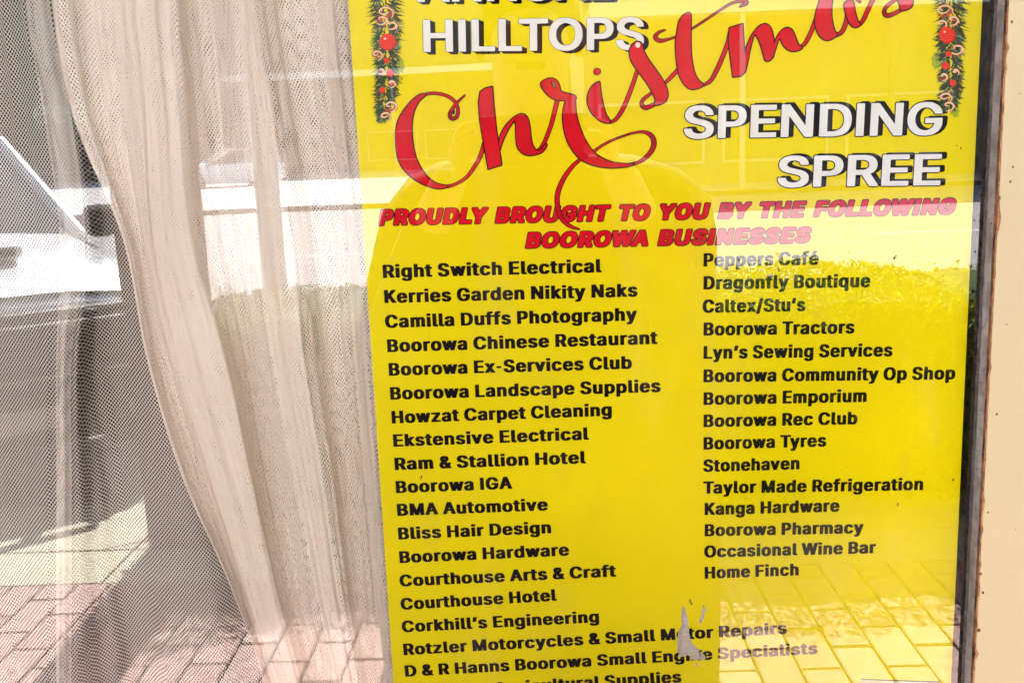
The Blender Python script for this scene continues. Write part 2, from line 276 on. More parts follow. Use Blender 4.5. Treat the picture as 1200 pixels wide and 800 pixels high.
# letter outlines: key, advance, loops (400 units = cap height)
GLYPHS = """L&	364	125,-2 87,9 58,29 48,39 36,57 27,84 25,125 33,156 51,183 88,219 67,250 56,277 53,309 58,340 69,363 80,376 96,388 115,397 139,402 168,403 207,403 238,399 268,385 288,367 302,340 306,309 302,282 290,255 269,231 239,205 250,192 255,189 346,190 360,188 365,183 361,129 355,107 342,75 385,21 386,8 383,3 365,0 279,0 259,4 207,-4 154,-5|172,66 178,65 183,67 197,75 199,80 154,134 146,116 147,98 156,80|177,291 185,309 183,322 178,322 174,309
L-	367	85,141 81,146 81,196 82,200 90,204 297,205 311,202 315,196 315,146 313,142 306,140 109,138
L/	223	15,-54 10,-48 10,-39 126,410 130,415 149,418 221,417 239,415 243,410 242,397 127,-48 121,-54 106,-56 34,-56
LA	386	16,3 12,8 13,22 144,395 151,398 165,400 247,400 266,398 271,395 273,390 403,22 404,8 402,4 386,0 357,0 300,0 282,4 247,103 237,105 175,105 169,103 134,4 108,0 36,0|193,175 204,172 223,175 208,216
LB	370	47,3 43,8 43,13 44,395 52,399 67,400 239,399 278,394 310,381 328,368 340,354 351,332 357,309 358,278 354,251 341,228 320,210 338,197 351,184 362,166 369,148 372,121 371,94 366,71 355,49 339,31 321,18 297,9 273,3 220,0 67,0|165,71 177,67 215,70 235,79 246,94 251,112 247,134 235,152 216,166 201,170 191,170 167,169 165,166|165,237 187,236 201,238 220,249 232,264 237,282 235,300 228,314 213,327 196,332 165,332
LC	408	173,-2 134,9 98,30 71,57 49,93 34,138 29,183 30,232 41,286 55,318 76,349 100,372 131,390 163,400 197,404 259,404 298,399 324,390 345,378 378,349 391,331 402,309 410,282 411,264 408,259 389,256 312,257 293,259 280,291 271,304 257,318 230,332 212,327 193,313 177,295 164,273 156,250 151,219 150,192 154,161 161,134 173,111 187,92 206,77 225,68 230,68 247,75 269,93 281,111 290,138 299,143 403,142 410,138 411,134 406,102 394,75 376,48 351,26 326,11 297,1 269,-4 211,-5
LD	402	47,3 43,8 43,13 44,395 52,399 67,400 239,399 287,390 310,381 331,369 358,345 379,316 395,273 402,233 403,184 398,139 383,94 363,62 341,40 321,26 293,13 263,5 206,0 67,0|165,71 177,67 203,71 226,80 244,94 256,107 269,130 278,157 282,184 282,210 279,237 272,264 261,287 247,305 230,318 211,327 187,332 165,332
LE	343	47,3 43,8 43,13 44,395 55,399 81,400 316,400 331,399 339,395 340,341 335,335 316,333 165,332 165,237 172,236 307,236 324,233 328,228 328,184 328,175 316,169 177,168 165,166 165,71 177,67 316,67 335,65 341,62 342,58 342,8 340,4 331,1 311,0 71,0
LF	337	47,3 43,8 43,13 44,395 52,399 71,400 311,400 326,399 335,396 338,390 338,341 335,336 331,334 311,333 165,332 165,233 172,230 297,230 315,228 321,224 322,219 321,169 316,165 302,163 172,163 165,161 165,13 162,4 139,0 67,0
LG	415	173,-2 134,9 97,30 71,57 49,93 34,138 29,183 30,232 41,286 54,318 76,349 99,372 130,390 163,400 197,404 259,404 297,399 321,390 341,381 359,367 377,349 393,327 403,307 411,282 412,264 408,259 393,257 312,257 293,259 273,298 255,318 230,332 225,332 212,327 192,313 177,295 164,273 156,250 151,219 150,192 154,161 161,134 173,111 192,88 218,71 230,67 235,69 255,80 273,98 284,116 292,143 283,146 215,147 201,152 200,201 203,210 225,214 403,213 412,210 415,205 414,143 407,102 396,75 378,48 359,30 331,12 302,2 269,-4 211,-5
LH	413	47,3 43,8 43,13 44,395 55,399 81,400 148,400 164,395 165,242 167,240 177,238 249,238 273,239 278,242 279,395 290,399 316,400 383,400 399,395 400,13 397,4 379,0 316,0 292,1 280,4 278,13 277,170 167,171 165,170 165,166 165,13 162,4 139,0 67,0
LI	181	47,3 43,8 42,13 44,395 52,399 66,400 158,398 164,395 165,390 165,8 163,4 158,2 143,0 66,0
LK	377	47,3 43,8 43,13 44,395 55,399 81,400 148,400 164,395 165,296 167,292 259,395 263,398 283,400 369,400 383,399 393,395 394,381 390,377 253,224 392,22 394,13 392,4 374,0 302,0 278,1 266,4 177,133 172,137 165,130 165,13 162,4 139,0 67,0
LL	325	47,3 43,8 43,13 44,395 52,399 62,400 153,399 164,395 165,390 165,71 177,67 307,67 326,65 331,62 332,58 332,8 330,4 326,2 307,0 71,0
LM	491	47,3 43,8 43,13 44,395 55,399 81,400 167,400 183,395 259,194 263,193 338,395 355,400 403,400 460,400 470,399 477,395 479,13 476,4 460,0 412,0 374,0 360,4 357,8 357,94 355,103 319,8 316,4 311,2 230,0 205,4 167,100 165,98 163,89 163,13 160,4 134,0 67,0
LN	417	47,3 43,8 43,13 44,395 55,399 81,400 158,400 172,395 278,221 282,224 282,228 283,395 295,399 321,400 388,400 403,395 405,13 402,4 383,0 326,0 292,0 276,4 167,181 165,175 165,13 163,4 139,0 67,0
LO	424	173,-2 134,9 98,30 71,57 49,93 34,138 29,183 30,232 41,286 55,318 77,349 100,372 131,390 163,400 197,404 259,404 302,397 333,385 365,363 392,331 410,295 420,259 425,214 424,165 414,116 398,80 380,53 355,29 328,12 302,2 264,-4 211,-5|218,71 230,68 246,75 264,89 278,105 289,125 296,143 302,170 304,192 300,241 286,282 274,300 259,316 240,328 225,332 206,323 193,313 171,286 156,250 150,205 154,161 165,125 187,92 202,80
LP	361	47,3 43,8 43,13 44,395 52,399 67,400 235,400 273,395 308,381 327,368 343,350 356,327 363,300 366,269 363,237 356,210 344,188 331,172 317,161 302,152 283,145 249,138 172,137 165,134 165,13 162,4 139,0 67,0|165,206 172,204 191,204 213,210 225,219 233,228 242,251 243,278 235,305 219,323 197,332 165,332
LR	365	47,3 43,8 43,13 44,395 52,399 67,400 235,400 274,395 292,389 311,381 335,362 355,334 364,300 366,264 361,228 350,201 332,179 305,161 378,22 379,8 377,4 359,0 311,0 268,0 253,4 180,143 172,145 165,143 165,13 162,4 139,0 67,0|165,215 196,214 215,219 230,230 239,246 244,273 239,300 227,318 206,330 191,333 165,332
LS	363	137,-3 113,2 92,11 70,24 56,38 41,58 31,83 27,114 31,123 65,126 128,126 147,123 150,119 156,96 165,83 176,73 195,64 214,71 234,87 243,105 243,123 233,140 214,153 113,186 86,199 63,217 47,240 38,267 37,298 44,330 56,352 75,372 99,388 123,397 157,404 200,405 243,403 275,397 296,389 313,379 339,355 349,339 356,321 360,294 358,283 353,280 339,278 262,278 245,280 239,285 235,303 227,316 217,325 200,334 195,334 181,327 166,312 160,298 160,280 167,267 185,253 205,244 296,215 317,204 339,187 356,164 364,141 366,105 359,74 345,47 329,29 310,15 286,4 258,-3 229,-6 171,-6
LT	364	142,2 138,6 136,13 136,332 42,333 25,336 22,345 24,395 32,399 51,400 344,400 359,399 368,396 372,390 372,341 369,336 349,333 259,332 258,7 253,2 238,0 162,0
LW	532	112,4 12,381 13,395 24,399 50,400 117,400 134,395 175,231 218,395 228,399 237,400 319,400 338,398 344,395 346,390 386,230 428,395 444,400 492,400 535,400 549,395 550,381 449,4 434,0 400,0 343,0 325,4 280,164 237,4 228,1 204,0 132,0
La	322	98,-3 74,5 56,15 42,29 31,45 25,60 22,83 23,114 28,132 41,150 50,159 66,168 108,181 190,194 195,200 194,213 188,227 175,239 159,227 143,204 122,202 79,203 32,218 29,222 29,231 37,249 50,269 70,285 94,297 118,304 151,308 204,308 238,303 262,295 281,284 293,272 307,249 312,231 315,200 314,6 309,2 300,1 218,0 175,-6 127,-6|157,65 161,63 170,69 185,84 193,101 194,124 185,124 166,119 157,114 147,105 142,92 143,83 147,74
Lb	347	152,-3 133,0 52,1 43,2 38,7 37,389 38,393 47,399 133,400 152,397 157,393 157,389 157,308 234,308 260,303 283,294 306,279 324,258 337,236 347,209 353,164 349,106 336,65 316,33 302,20 287,10 254,-2 210,-6|188,70 196,67 200,70 218,92 227,115 232,146 230,177 224,200 211,222 196,237 191,235 181,227 168,209 161,186 157,160 158,133 164,106 175,83
Lc	327	135,-3 102,7 77,22 56,43 38,74 28,106 24,151 28,195 39,229 53,255 72,276 91,290 115,301 154,308 197,308 235,306 261,299 293,282 315,258 331,227 331,209 279,194 226,194 216,198 210,213 200,227 187,237 183,236 164,218 150,186 145,146 151,110 165,83 183,66 187,66 202,78 211,92 216,106 221,109 264,112 285,110 332,97 333,83 327,65 314,43 298,25 279,12 257,2 235,-3 211,-6 163,-6
Ld	347	125,-3 96,7 70,25 51,47 35,79 26,119 24,164 30,204 42,240 53,258 69,276 86,290 104,299 144,308 219,308 220,389 220,393 225,398 269,400 317,400 334,398 339,393 340,389 339,7 334,2 327,1 240,0 202,-6 154,-6|177,70 183,66 189,70 207,92 216,115 220,146 219,177 211,204 200,222 183,237 166,222 155,204 148,182 145,155 147,128 153,106 161,88
Le	333	135,-3 102,7 77,22 53,47 38,74 28,106 24,151 28,195 37,227 49,249 67,272 90,290 115,301 149,308 197,308 231,306 259,299 278,290 296,276 309,263 323,240 332,218 337,195 339,133 336,128 317,125 149,124 146,124 149,110 163,83 177,70 187,64 203,74 221,100 245,103 283,102 331,89 335,83 332,65 323,47 307,29 283,11 262,2 240,-3 211,-6 163,-6|148,191 159,188 207,188 215,191 209,209 202,221 193,231 183,237 161,218
Lf	226	62,3 57,8 57,13 57,237 48,241 14,242 6,246 5,296 7,300 19,304 55,305 57,309 58,345 63,368 79,390 101,405 125,413 153,415 206,415 240,408 247,404 249,395 236,350 225,346 187,344 182,340 178,327 177,305 221,304 236,300 238,296 238,255 237,246 230,242 187,241 177,237 177,8 173,3 158,0 81,0
Lg	348	130,-108 94,-98 64,-80 51,-67 38,-49 36,-40 37,-31 82,-6 130,-5 146,-8 168,-34 183,-43 187,-42 200,-35 210,-26 217,-13 220,1 216,4 149,4 113,10 91,18 77,27 53,50 40,73 33,91 26,118 24,140 24,167 28,199 34,221 44,243 59,266 78,284 101,297 125,305 149,308 192,308 235,304 317,305 336,302 340,293 340,1 337,-26 328,-53 319,-67 301,-85 283,-95 259,-104 211,-110 159,-111|178,77 183,74 189,77 206,95 216,118 221,149 218,185 210,207 198,225 183,237 169,225 157,207 149,185 145,158 147,131 153,109 164,91
Lh	337	42,3 37,8 37,13 38,395 47,399 56,400 148,399 156,395 157,390 157,309 162,307 229,308 267,300 282,294 298,282 317,255 325,233 329,201 329,8 325,3 311,0 229,0 212,4 209,13 209,197 201,219 186,236 176,228 166,215 158,188 157,13 155,4 128,0 61,0
Li	165	44,2 39,5 37,13 37,296 39,300 53,304 149,303 155,300 157,296 157,8 154,3 140,0 63,0|68,327 53,331 43,336 35,345 31,354 31,381 34,390 44,401 53,406 68,410 120,411 144,405 158,395 165,381 166,363 163,350 152,336 140,330 125,327
Lk	316	42,3 37,8 37,13 38,395 47,399 56,400 148,399 156,395 157,390 157,260 162,257 203,300 210,303 311,305 330,300 331,287 329,282 227,175 225,170 338,22 340,8 335,3 320,0 234,0 215,2 207,8 162,68 157,67 157,8 155,4 128,0 61,0
Ll	181	90,1 66,10 54,20 43,38 38,56 38,393 42,397 56,400 143,399 152,397 157,393 157,389 158,74 162,67 186,64 196,60 205,11 203,6 196,3 172,-1 119,-2
Lm	478	42,3 37,8 37,13 37,291 39,300 56,305 138,304 167,309 210,310 244,306 268,296 291,305 311,308 373,309 397,306 416,300 436,289 451,273 465,246 470,215 471,13 468,4 450,0 397,0 368,0 353,4 351,13 350,206 345,224 335,236 323,224 315,201 314,13 311,4 292,0 220,0 205,1 196,5 194,206 191,219 181,233 176,233 167,222 158,197 157,13 155,4 128,0 61,0
Ln	337	42,3 37,8 37,13 37,291 39,300 56,305 143,304 172,308 224,308 263,302 292,287 306,273 317,255 328,219 330,13 327,4 311,0 253,0 224,1 212,4 209,13 209,197 201,219 186,236 176,228 166,215 158,188 157,13 155,4 128,0 61,0
Lo	341	135,-3 102,7 77,22 56,43 38,74 28,106 24,151 28,195 39,229 53,255 72,276 91,290 115,301 154,308 197,308 231,306 261,299 287,285 308,267 324,245 338,213 345,177 346,137 342,106 333,74 321,52 307,34 285,16 264,5 240,-2 216,-5 168,-6|178,70 187,66 198,74 209,88 220,110 226,146 223,177 217,200 204,222 187,237 183,236 176,231 158,209 150,186 145,155 147,128 155,101 165,83
Lp	347	42,-102 37,-97 37,-92 38,299 45,303 56,305 143,304 172,308 215,308 253,305 284,294 306,279 325,258 341,227 350,195 353,155 351,114 342,78 329,51 316,34 302,20 287,10 269,2 234,-5 162,-5 157,-7 157,-92 155,-101 128,-105 61,-105|189,69 196,67 200,69 218,92 227,114 232,146 230,177 224,200 211,222 196,236 191,235 181,227 168,209 159,182 157,159 158,132 164,105 176,83
Lq	347	226,-103 220,-97 220,-7 216,-5 163,-6 135,-4 111,1 91,10 72,23 54,42 39,69 30,96 25,128 25,168 28,200 39,232 53,258 72,280 94,294 120,304 149,308 197,308 235,304 322,304 332,303 339,299 340,-97 336,-102 322,-105 245,-105|177,69 183,66 189,69 207,92 217,119 221,150 219,177 211,204 197,226 183,237 166,222 155,204 148,182 145,155 147,128 153,105 165,83
Lr	230	42,3 37,8 37,13 37,291 39,300 56,305 138,305 172,309 224,308 245,305 249,296 247,242 234,238 191,237 177,228 168,219 159,201 157,184 157,13 155,4 128,0 61,0
Ls	305	112,-3 78,8 59,20 48,29 31,56 26,74 25,88 30,92 78,103 131,103 140,100 153,74 164,65 169,64 184,75 188,83 189,92 185,101 174,110 88,135 67,146 51,160 40,178 34,200 34,231 41,254 53,272 68,285 88,296 112,304 145,308 198,308 227,305 248,299 272,285 289,267 304,236 306,227 304,218 256,205 203,205 191,209 182,227 175,236 169,238 157,227 154,213 159,204 170,195 256,170 277,160 293,146 302,133 310,110 311,79 305,56 295,38 283,25 264,11 241,2 217,-3 193,-6 140,-6
Lt	208	105,1 86,7 72,16 57,32 51,46 46,77 46,239 14,242 9,243 5,248 5,297 9,302 14,303 46,306 46,365 50,369 72,372 153,372 162,369 166,365 166,306 211,303 217,302 221,297 221,248 216,243 211,242 166,239 166,86 168,73 173,66 211,64 219,59 227,10 225,5 221,3 192,-2 139,-3
Lu	337	119,-1 95,6 69,22 55,40 42,71 37,112 37,292 40,301 52,304 76,305 138,304 154,301 157,292 158,108 165,85 172,76 181,69 191,76 201,90 209,117 209,292 212,301 224,304 253,305 311,304 327,301 330,292 330,13 328,4 311,0 224,1 186,-4 143,-3
Lv	322	118,4 13,287 14,300 27,304 51,305 118,304 134,300 176,184 218,300 228,304 257,305 320,305 338,300 339,287 234,4 224,1 204,0 137,0
Lw	448	102,3 97,8 16,287 18,300 30,304 45,305 117,305 136,301 155,234 160,227 178,296 180,300 189,304 280,305 299,300 318,229 323,235 342,301 362,305 434,305 448,304 460,300 462,287 378,4 366,1 342,0 280,0 263,4 242,78 237,79 215,4 189,0 122,0
Lx	315	20,3 15,8 17,22 106,157 23,282 20,291 22,300 44,305 140,303 146,300 173,256 201,300 207,303 221,305 303,305 324,300 326,291 323,282 241,157 240,152 328,22 330,13 327,4 308,0 212,2 206,4 202,8 173,55 140,5 135,2 116,0 44,0
Ly	322	51,-103 37,-99 34,-94 34,-85 44,-45 48,-40 56,-39 92,-36 104,-18 113,14 14,283 13,297 16,301 27,304 51,305 118,304 133,301 176,184 219,301 238,305 296,305 324,304 336,301 339,297 338,283 221,-36 205,-67 184,-90 168,-99 154,-103 108,-107 75,-106
Lz	316	34,3 30,8 30,53 166,237 53,238 36,242 34,251 34,296 36,300 44,303 58,305 183,305 289,305 310,300 312,296 312,251 181,71 183,68 188,67 293,67 313,64 316,58 316,8 314,4 303,1 284,0 58,0
Lé	333	135,-3 102,7 77,22 53,47 38,74 28,106 24,151 28,195 37,227 49,249 67,272 90,290 115,301 149,308 197,309 231,306 259,299 278,290 296,276 309,263 323,240 332,218 337,195 339,133 336,128 317,125 149,124 146,124 149,110 163,83 177,70 187,64 203,74 221,100 245,103 283,102 331,89 335,83 332,65 323,47 307,29 283,11 262,2 240,-3 211,-6 163,-6|148,191 159,188 207,188 215,191 209,209 202,221 193,231 183,237 161,218|139,316 126,321 126,335 161,411 178,415 231,415 269,415 282,411 284,402 282,393 235,320 227,317 216,316
L’	172	41,237 37,243 37,252 59,395 75,400 142,400 171,399 182,395 183,382 144,238 118,234 56,235
HA	373	17,1 14,3 13,8 14,17 156,395 166,400 243,398 250,386 389,17 389,3 382,0 334,0 315,0 305,3 267,105 142,106 134,103 98,3 89,0|159,172 166,168 185,168 238,169 243,172 200,290
HD	391	51,1 47,3 46,8 47,395 51,399 61,400 229,398 277,387 315,368 339,347 362,318 376,286 386,245 389,199 384,144 372,103 354,71 339,53 310,30 282,15 253,7 205,0|130,67 133,62 186,63 210,65 234,72 253,82 274,99 285,113 296,135 304,163 307,199 305,231 299,259 289,281 272,304 253,319 229,331 190,337 130,336
HE	326	51,1 47,3 46,8 47,395 51,399 61,400 315,399 320,395 321,363 320,342 315,338 130,336 130,236 138,233 301,233 306,231 307,227 307,181 306,174 296,171 133,170 130,167 130,67 133,62 315,62 322,58 322,3 310,0
HG	405	185,-3 151,5 117,21 83,48 60,80 45,112 34,153 31,203 36,258 47,295 63,326 90,358 113,377 141,392 175,401 218,405 266,402 293,395 319,383 343,368 362,350 377,331 391,304 399,276 397,263 386,261 338,261 317,263 306,285 290,309 269,326 247,336 228,340 213,340 180,329 156,313 141,296 129,276 119,249 114,217 114,180 120,149 129,126 150,94 165,80 181,71 199,64 218,60 233,60 252,64 276,76 300,98 312,121 318,149 223,150 218,153 218,158 219,208 233,211 391,211 401,208 402,203 401,144 399,121 389,89 374,62 354,39 329,20 300,6 266,-2 228,-5
HH	402	51,1 47,3 46,8 47,395 56,400 94,400 123,400 129,395 130,240 132,236 301,236 303,395 306,398 315,400 382,398 386,391 384,3 378,0 344,0 310,0 303,3 302,172 133,173 130,172 130,167 129,3 118,0
HI	150	51,1 47,3 46,8 47,395 56,400 123,400 130,395 130,391 130,8 128,2 118,0
HL	306	51,1 47,3 46,8 47,395 56,400 123,400 129,395 130,391 130,67 133,62 306,62 312,58 312,8 310,3 301,0
HN	407	51,1 47,3 46,8 47,395 51,399 61,400 128,400 138,396 306,140 307,144 308,395 310,398 320,400 387,398 391,391 389,3 382,0 325,0 306,0 299,3 133,258 130,249 129,3 118,0
HO	415	185,-3 146,7 111,25 84,48 57,85 40,126 33,167 31,217 36,258 49,299 67,331 89,356 117,379 151,395 185,403 228,405 271,401 306,390 344,368 371,340 391,308 405,272 412,231 413,180 408,139 398,107 382,76 362,49 334,25 305,9 271,-1 228,-5|206,62 223,60 247,64 271,74 290,89 309,112 320,135 327,158 331,190 330,222 325,249 317,272 305,294 285,315 269,326 247,336 223,341 204,338 185,331 165,320 148,304 135,285 124,263 117,240 114,212 117,162 123,139 133,117 146,98 165,80 185,69
HP	346	51,1 47,3 46,8 47,395 56,400 219,399 258,394 288,382 308,368 325,350 336,332 345,304 348,272 346,240 340,217 329,195 315,177 301,165 281,154 262,146 219,139 133,138 130,135 129,3 118,0|130,204 138,201 210,202 229,208 248,222 261,245 265,272 259,300 251,313 243,322 227,332 205,337 133,338 130,336
HR	350	51,1 47,3 46,8 47,395 56,400 224,399 262,393 296,379 320,359 338,332 347,300 349,263 342,227 329,199 313,181 285,163 283,158 362,17 362,3 354,0 291,0 273,3 195,144 186,148 138,148 130,144 129,3 118,0|130,213 138,210 205,211 229,216 247,227 260,245 266,272 261,300 249,318 234,329 210,337 133,338 130,336
HS	348	145,-4 121,1 97,10 77,22 59,37 45,56 35,79 30,106 31,120 44,122 111,120 121,92 135,75 159,62 188,57 221,63 236,69 248,79 257,88 264,101 266,115 264,124 255,139 236,152 207,163 120,188 92,201 72,215 55,234 44,256 40,288 43,316 51,339 67,361 87,378 111,391 140,400 169,404 207,405 241,401 265,394 284,385 300,375 319,357 331,339 339,320 342,293 339,284 265,283 260,288 253,311 240,325 217,338 188,342 159,336 135,320 123,298 125,279 135,264 154,252 177,243 269,216 298,202 317,188 336,165 345,142 348,115 345,83 334,56 320,37 303,23 279,9 250,-1 221,-5 183,-7
HT	349	154,1 149,3 148,8 148,336 29,339 26,341 24,345 25,395 29,399 39,400 351,399 354,395 355,363 355,345 351,339 232,336 231,5 226,1 221,0
HU	402	176,-4 133,8 99,27 82,43 71,56 54,88 49,106 46,134 46,394 49,398 56,400 118,400 128,397 129,143 133,120 146,93 166,74 190,63 219,59 243,63 267,75 286,94 299,120 303,143 303,394 305,398 310,400 382,399 386,389 386,129 381,97 370,70 358,52 341,33 320,18 295,6 272,-1 243,-5 210,-6
PA	462	23,3 14,12 14,37 168,391 177,397 196,400 297,400 318,395 324,387 477,37 478,16 475,8 465,2 450,0 354,0 335,3 327,12 291,96 287,98 206,98 201,96 165,12 158,4 129,0 42,0|239,189 244,186 251,189 244,200
PB	443	59,3 53,8 50,20 50,378 50,387 54,394 64,398 83,400 290,399 318,396 342,390 362,382 381,372 399,357 411,340 420,319 424,298 424,269 420,244 411,227 396,210 412,197 426,180 435,164 440,142 441,113 438,88 431,67 417,46 397,29 373,16 347,8 314,2 266,0 88,0|199,92 203,89 242,89 270,95 284,105 290,113 292,121 289,130 275,145 256,156 242,159 203,159 199,155|199,248 203,246 232,246 246,250 261,258 271,269 277,281 267,298 256,306 242,311 200,311
PD	481	59,3 53,8 50,20 50,378 50,387 54,394 64,398 83,400 246,400 290,398 323,393 357,384 390,370 410,357 438,329 458,298 470,265 477,222 476,168 467,126 452,92 429,61 400,37 376,24 342,12 304,4 237,0 83,0|199,92 208,88 243,92 269,100 290,113 304,127 315,142 323,164 329,189 329,210 324,235 316,256 305,273 290,288 270,300 251,307 227,311 203,312 200,311 199,307
PE	412	59,3 53,8 50,20 50,378 52,391 56,395 64,398 83,400 371,400 386,399 398,395 402,391 403,382 404,332 401,319 395,315 371,312 200,311 199,248 203,246 357,246 379,244 386,239 389,231 389,180 389,172 386,165 371,159 203,158 199,155 199,92 208,88 371,88 395,86 404,79 406,71 406,16 403,8 390,1 371,0 83,0
PF	405	59,3 53,8 50,20 50,378 52,391 56,395 64,398 83,400 366,400 386,398 395,395 399,391 401,382 401,332 398,319 392,315 366,312 203,312 200,311 199,307 199,244 203,241 352,241 368,239 377,235 382,222 382,168 378,159 371,155 357,153 203,153 199,151 199,20 196,8 189,3 170,0 78,0
PG	496	206,-1 158,10 119,28 100,41 82,58 57,92 41,134 34,180 35,239 40,264 48,289 70,327 97,357 129,378 168,394 216,403 278,405 331,401 374,391 398,382 422,368 442,352 462,331 475,310 486,281 487,256 484,247 475,243 460,241 369,241 350,242 341,247 324,277 307,295 278,310 268,312 259,310 239,302 221,289 205,272 193,251 185,230 182,201 183,180 190,155 204,129 225,108 249,94 273,88 292,94 309,104 323,117 334,134 331,137 326,137 259,138 240,142 236,146 233,155 233,201 234,214 240,221 249,224 268,225 475,224 488,218 491,205 490,138 486,117 479,96 465,70 443,45 417,26 386,11 350,1 316,-3 254,-5
PH	493	59,3 53,8 50,20 50,378 50,387 54,394 64,398 88,400 174,400 193,395 197,391 199,382 199,252 203,249 208,248 314,248 318,248 324,252 324,382 328,393 338,398 357,400 448,400 467,395 472,389 473,378 473,20 470,8 462,3 443,0 352,0 332,4 327,8 324,16 324,159 203,160 200,159 199,155 199,20 196,8 189,3 170,0 78,0
PI	223	59,3 52,8 50,20 50,387 56,395 74,400 184,399 194,395 197,391 199,382 198,12 191,4 174,0 78,0
PL	390	59,3 53,8 50,20 50,387 56,395 74,400 184,398 194,395 199,382 199,92 208,88 362,88 386,85 392,79 394,71 393,12 386,3 362,0 83,0
PN	498	59,3 53,8 50,20 50,378 50,387 54,394 64,398 88,400 179,400 194,398 203,395 328,231 329,382 333,393 342,398 362,400 453,400 473,395 477,390 479,378 479,20 476,8 467,3 448,0 347,0 328,4 322,8 203,164 199,155 199,20 196,8 189,3 170,0 78,0
PO	506	206,-2 158,10 119,28 100,42 83,58 56,96 41,134 34,180 35,239 40,264 49,289 67,323 94,352 130,378 168,393 216,403 268,405 321,403 369,393 407,378 443,352 469,323 488,289 499,251 503,201 499,150 489,112 471,79 446,50 418,28 388,14 355,3 316,-3 254,-5|255,91 268,88 288,94 307,104 326,121 338,138 346,155 352,171 355,197 354,218 349,239 342,256 331,272 320,285 304,298 288,306 268,312 249,306 233,298 217,285 206,273 189,243 182,205 182,188 187,164 201,134 224,108
PP	433	59,3 53,8 50,20 50,378 50,387 54,394 64,398 83,400 290,399 318,395 342,389 362,382 383,370 400,356 416,336 426,315 432,290 433,248 429,222 419,197 405,178 390,164 371,151 333,136 290,129 203,128 199,126 199,16 196,8 190,4 160,0 78,0|199,218 203,216 242,218 262,227 275,239 284,260 282,273 274,290 256,305 232,311 199,311
PR	437	59,3 53,8 50,20 50,378 50,387 54,394 64,398 83,400 290,399 318,395 342,390 363,382 386,370 410,348 426,319 433,290 434,252 428,222 417,197 400,177 375,159 372,155 446,41 449,25 446,8 438,3 419,0 323,0 299,4 294,8 213,134 203,136 199,134 199,20 196,8 189,3 170,0 78,0|199,227 227,225 246,227 265,235 275,244 282,256 285,269 279,286 266,300 254,307 238,311 199,311
PS	435	166,-3 132,4 104,14 80,27 61,44 46,63 36,86 32,115 32,128 35,136 46,142 60,143 152,143 171,141 180,134 185,115 195,102 214,90 233,85 252,90 267,98 280,111 284,119 283,124 270,136 248,146 152,170 115,183 90,195 70,210 52,233 44,263 44,301 52,330 65,351 89,372 118,387 152,398 195,404 262,404 305,401 339,392 363,382 381,372 396,359 411,342 420,326 426,305 427,275 423,267 414,263 396,261 310,261 292,263 281,269 275,288 267,298 252,308 233,314 217,309 204,301 196,292 192,284 200,273 219,262 248,252 311,237 348,226 379,212 403,195 421,174 431,149 433,107 425,73 413,52 391,31 363,14 334,4 305,-2 267,-6 204,-6
PT	436	170,3 162,8 159,16 158,311 55,312 35,315 29,319 26,328 26,382 28,391 32,395 41,398 60,400 405,400 425,399 434,395 440,387 440,366 440,328 434,317 415,312 308,311 308,20 305,8 295,2 281,0 189,0
PU	493	198,-3 170,3 146,10 107,30 78,57 66,74 58,90 51,116 50,141 50,381 54,394 69,399 98,400 174,400 186,398 194,394 199,381 200,141 206,124 219,107 237,95 261,86 280,92 299,103 314,120 323,141 324,381 328,393 338,398 357,400 448,400 467,395 472,389 473,381 473,128 467,95 452,65 434,44 412,27 386,13 357,4 328,-2 294,-5 232,-5
PW	633	138,3 131,8 129,12 15,361 14,387 20,395 33,399 62,400 138,400 158,395 163,387 206,251 210,250 253,387 259,395 268,398 287,400 378,400 398,398 407,391 450,255 455,246 499,387 504,395 518,399 546,400 623,400 643,395 648,387 647,361 533,12 527,5 513,1 494,0 402,0 383,4 377,12 330,151 282,7 273,2 254,0 158,0
PY	456	177,3 171,8 168,16 168,155 17,357 14,370 16,391 23,397 42,400 143,400 162,397 169,391 244,292 321,395 335,399 354,400 446,400 465,396 471,387 470,360 317,155 317,20 314,8 306,3 287,0 196,0"""
# ================================================================= the street behind the photographer (seen in the glass)
def sheet(name, x0, x1, y0, y1, z, m, sub=1, label=None):
    b = MB(); b.face([(x0,y0,z),(x1,y0,z),(x1,y1,z),(x0,y1,z)], m); o = b.build(name); o['kind'] = 'structure'; return o
KERB_Y = -3.42
ground = sheet('ground', -300, 300, -400, 60, -.40, M['asphalt'])
road = MB(); road.box((-60, -26.2, -.39), (60, KERB_Y, -.12), M['asphalt'])
road = road.build('road'); road['kind'] = 'structure'
b = MB()
for i in range(-7, 9):
    x = i * 3.1 - .6
    b.add([(x,-4.35,-.116),(x+.1,-4.35,-.116),(x-2.9,-9.3,-.116),(x-3.0,-9.3,-.116)], [(3,2,1,0)], M['line_paint'])
for i in range(-12, 12):
    b.add([(i*5.0,-14.8,-.116),(i*5.0+2.6,-14.8,-.116),(i*5.0+2.6,-14.68,-.116),(i*5.0,-14.68,-.116)], [(0,1,2,3)], M['line_paint'])
b.build('painted_bay_line', road, kind='stuff')

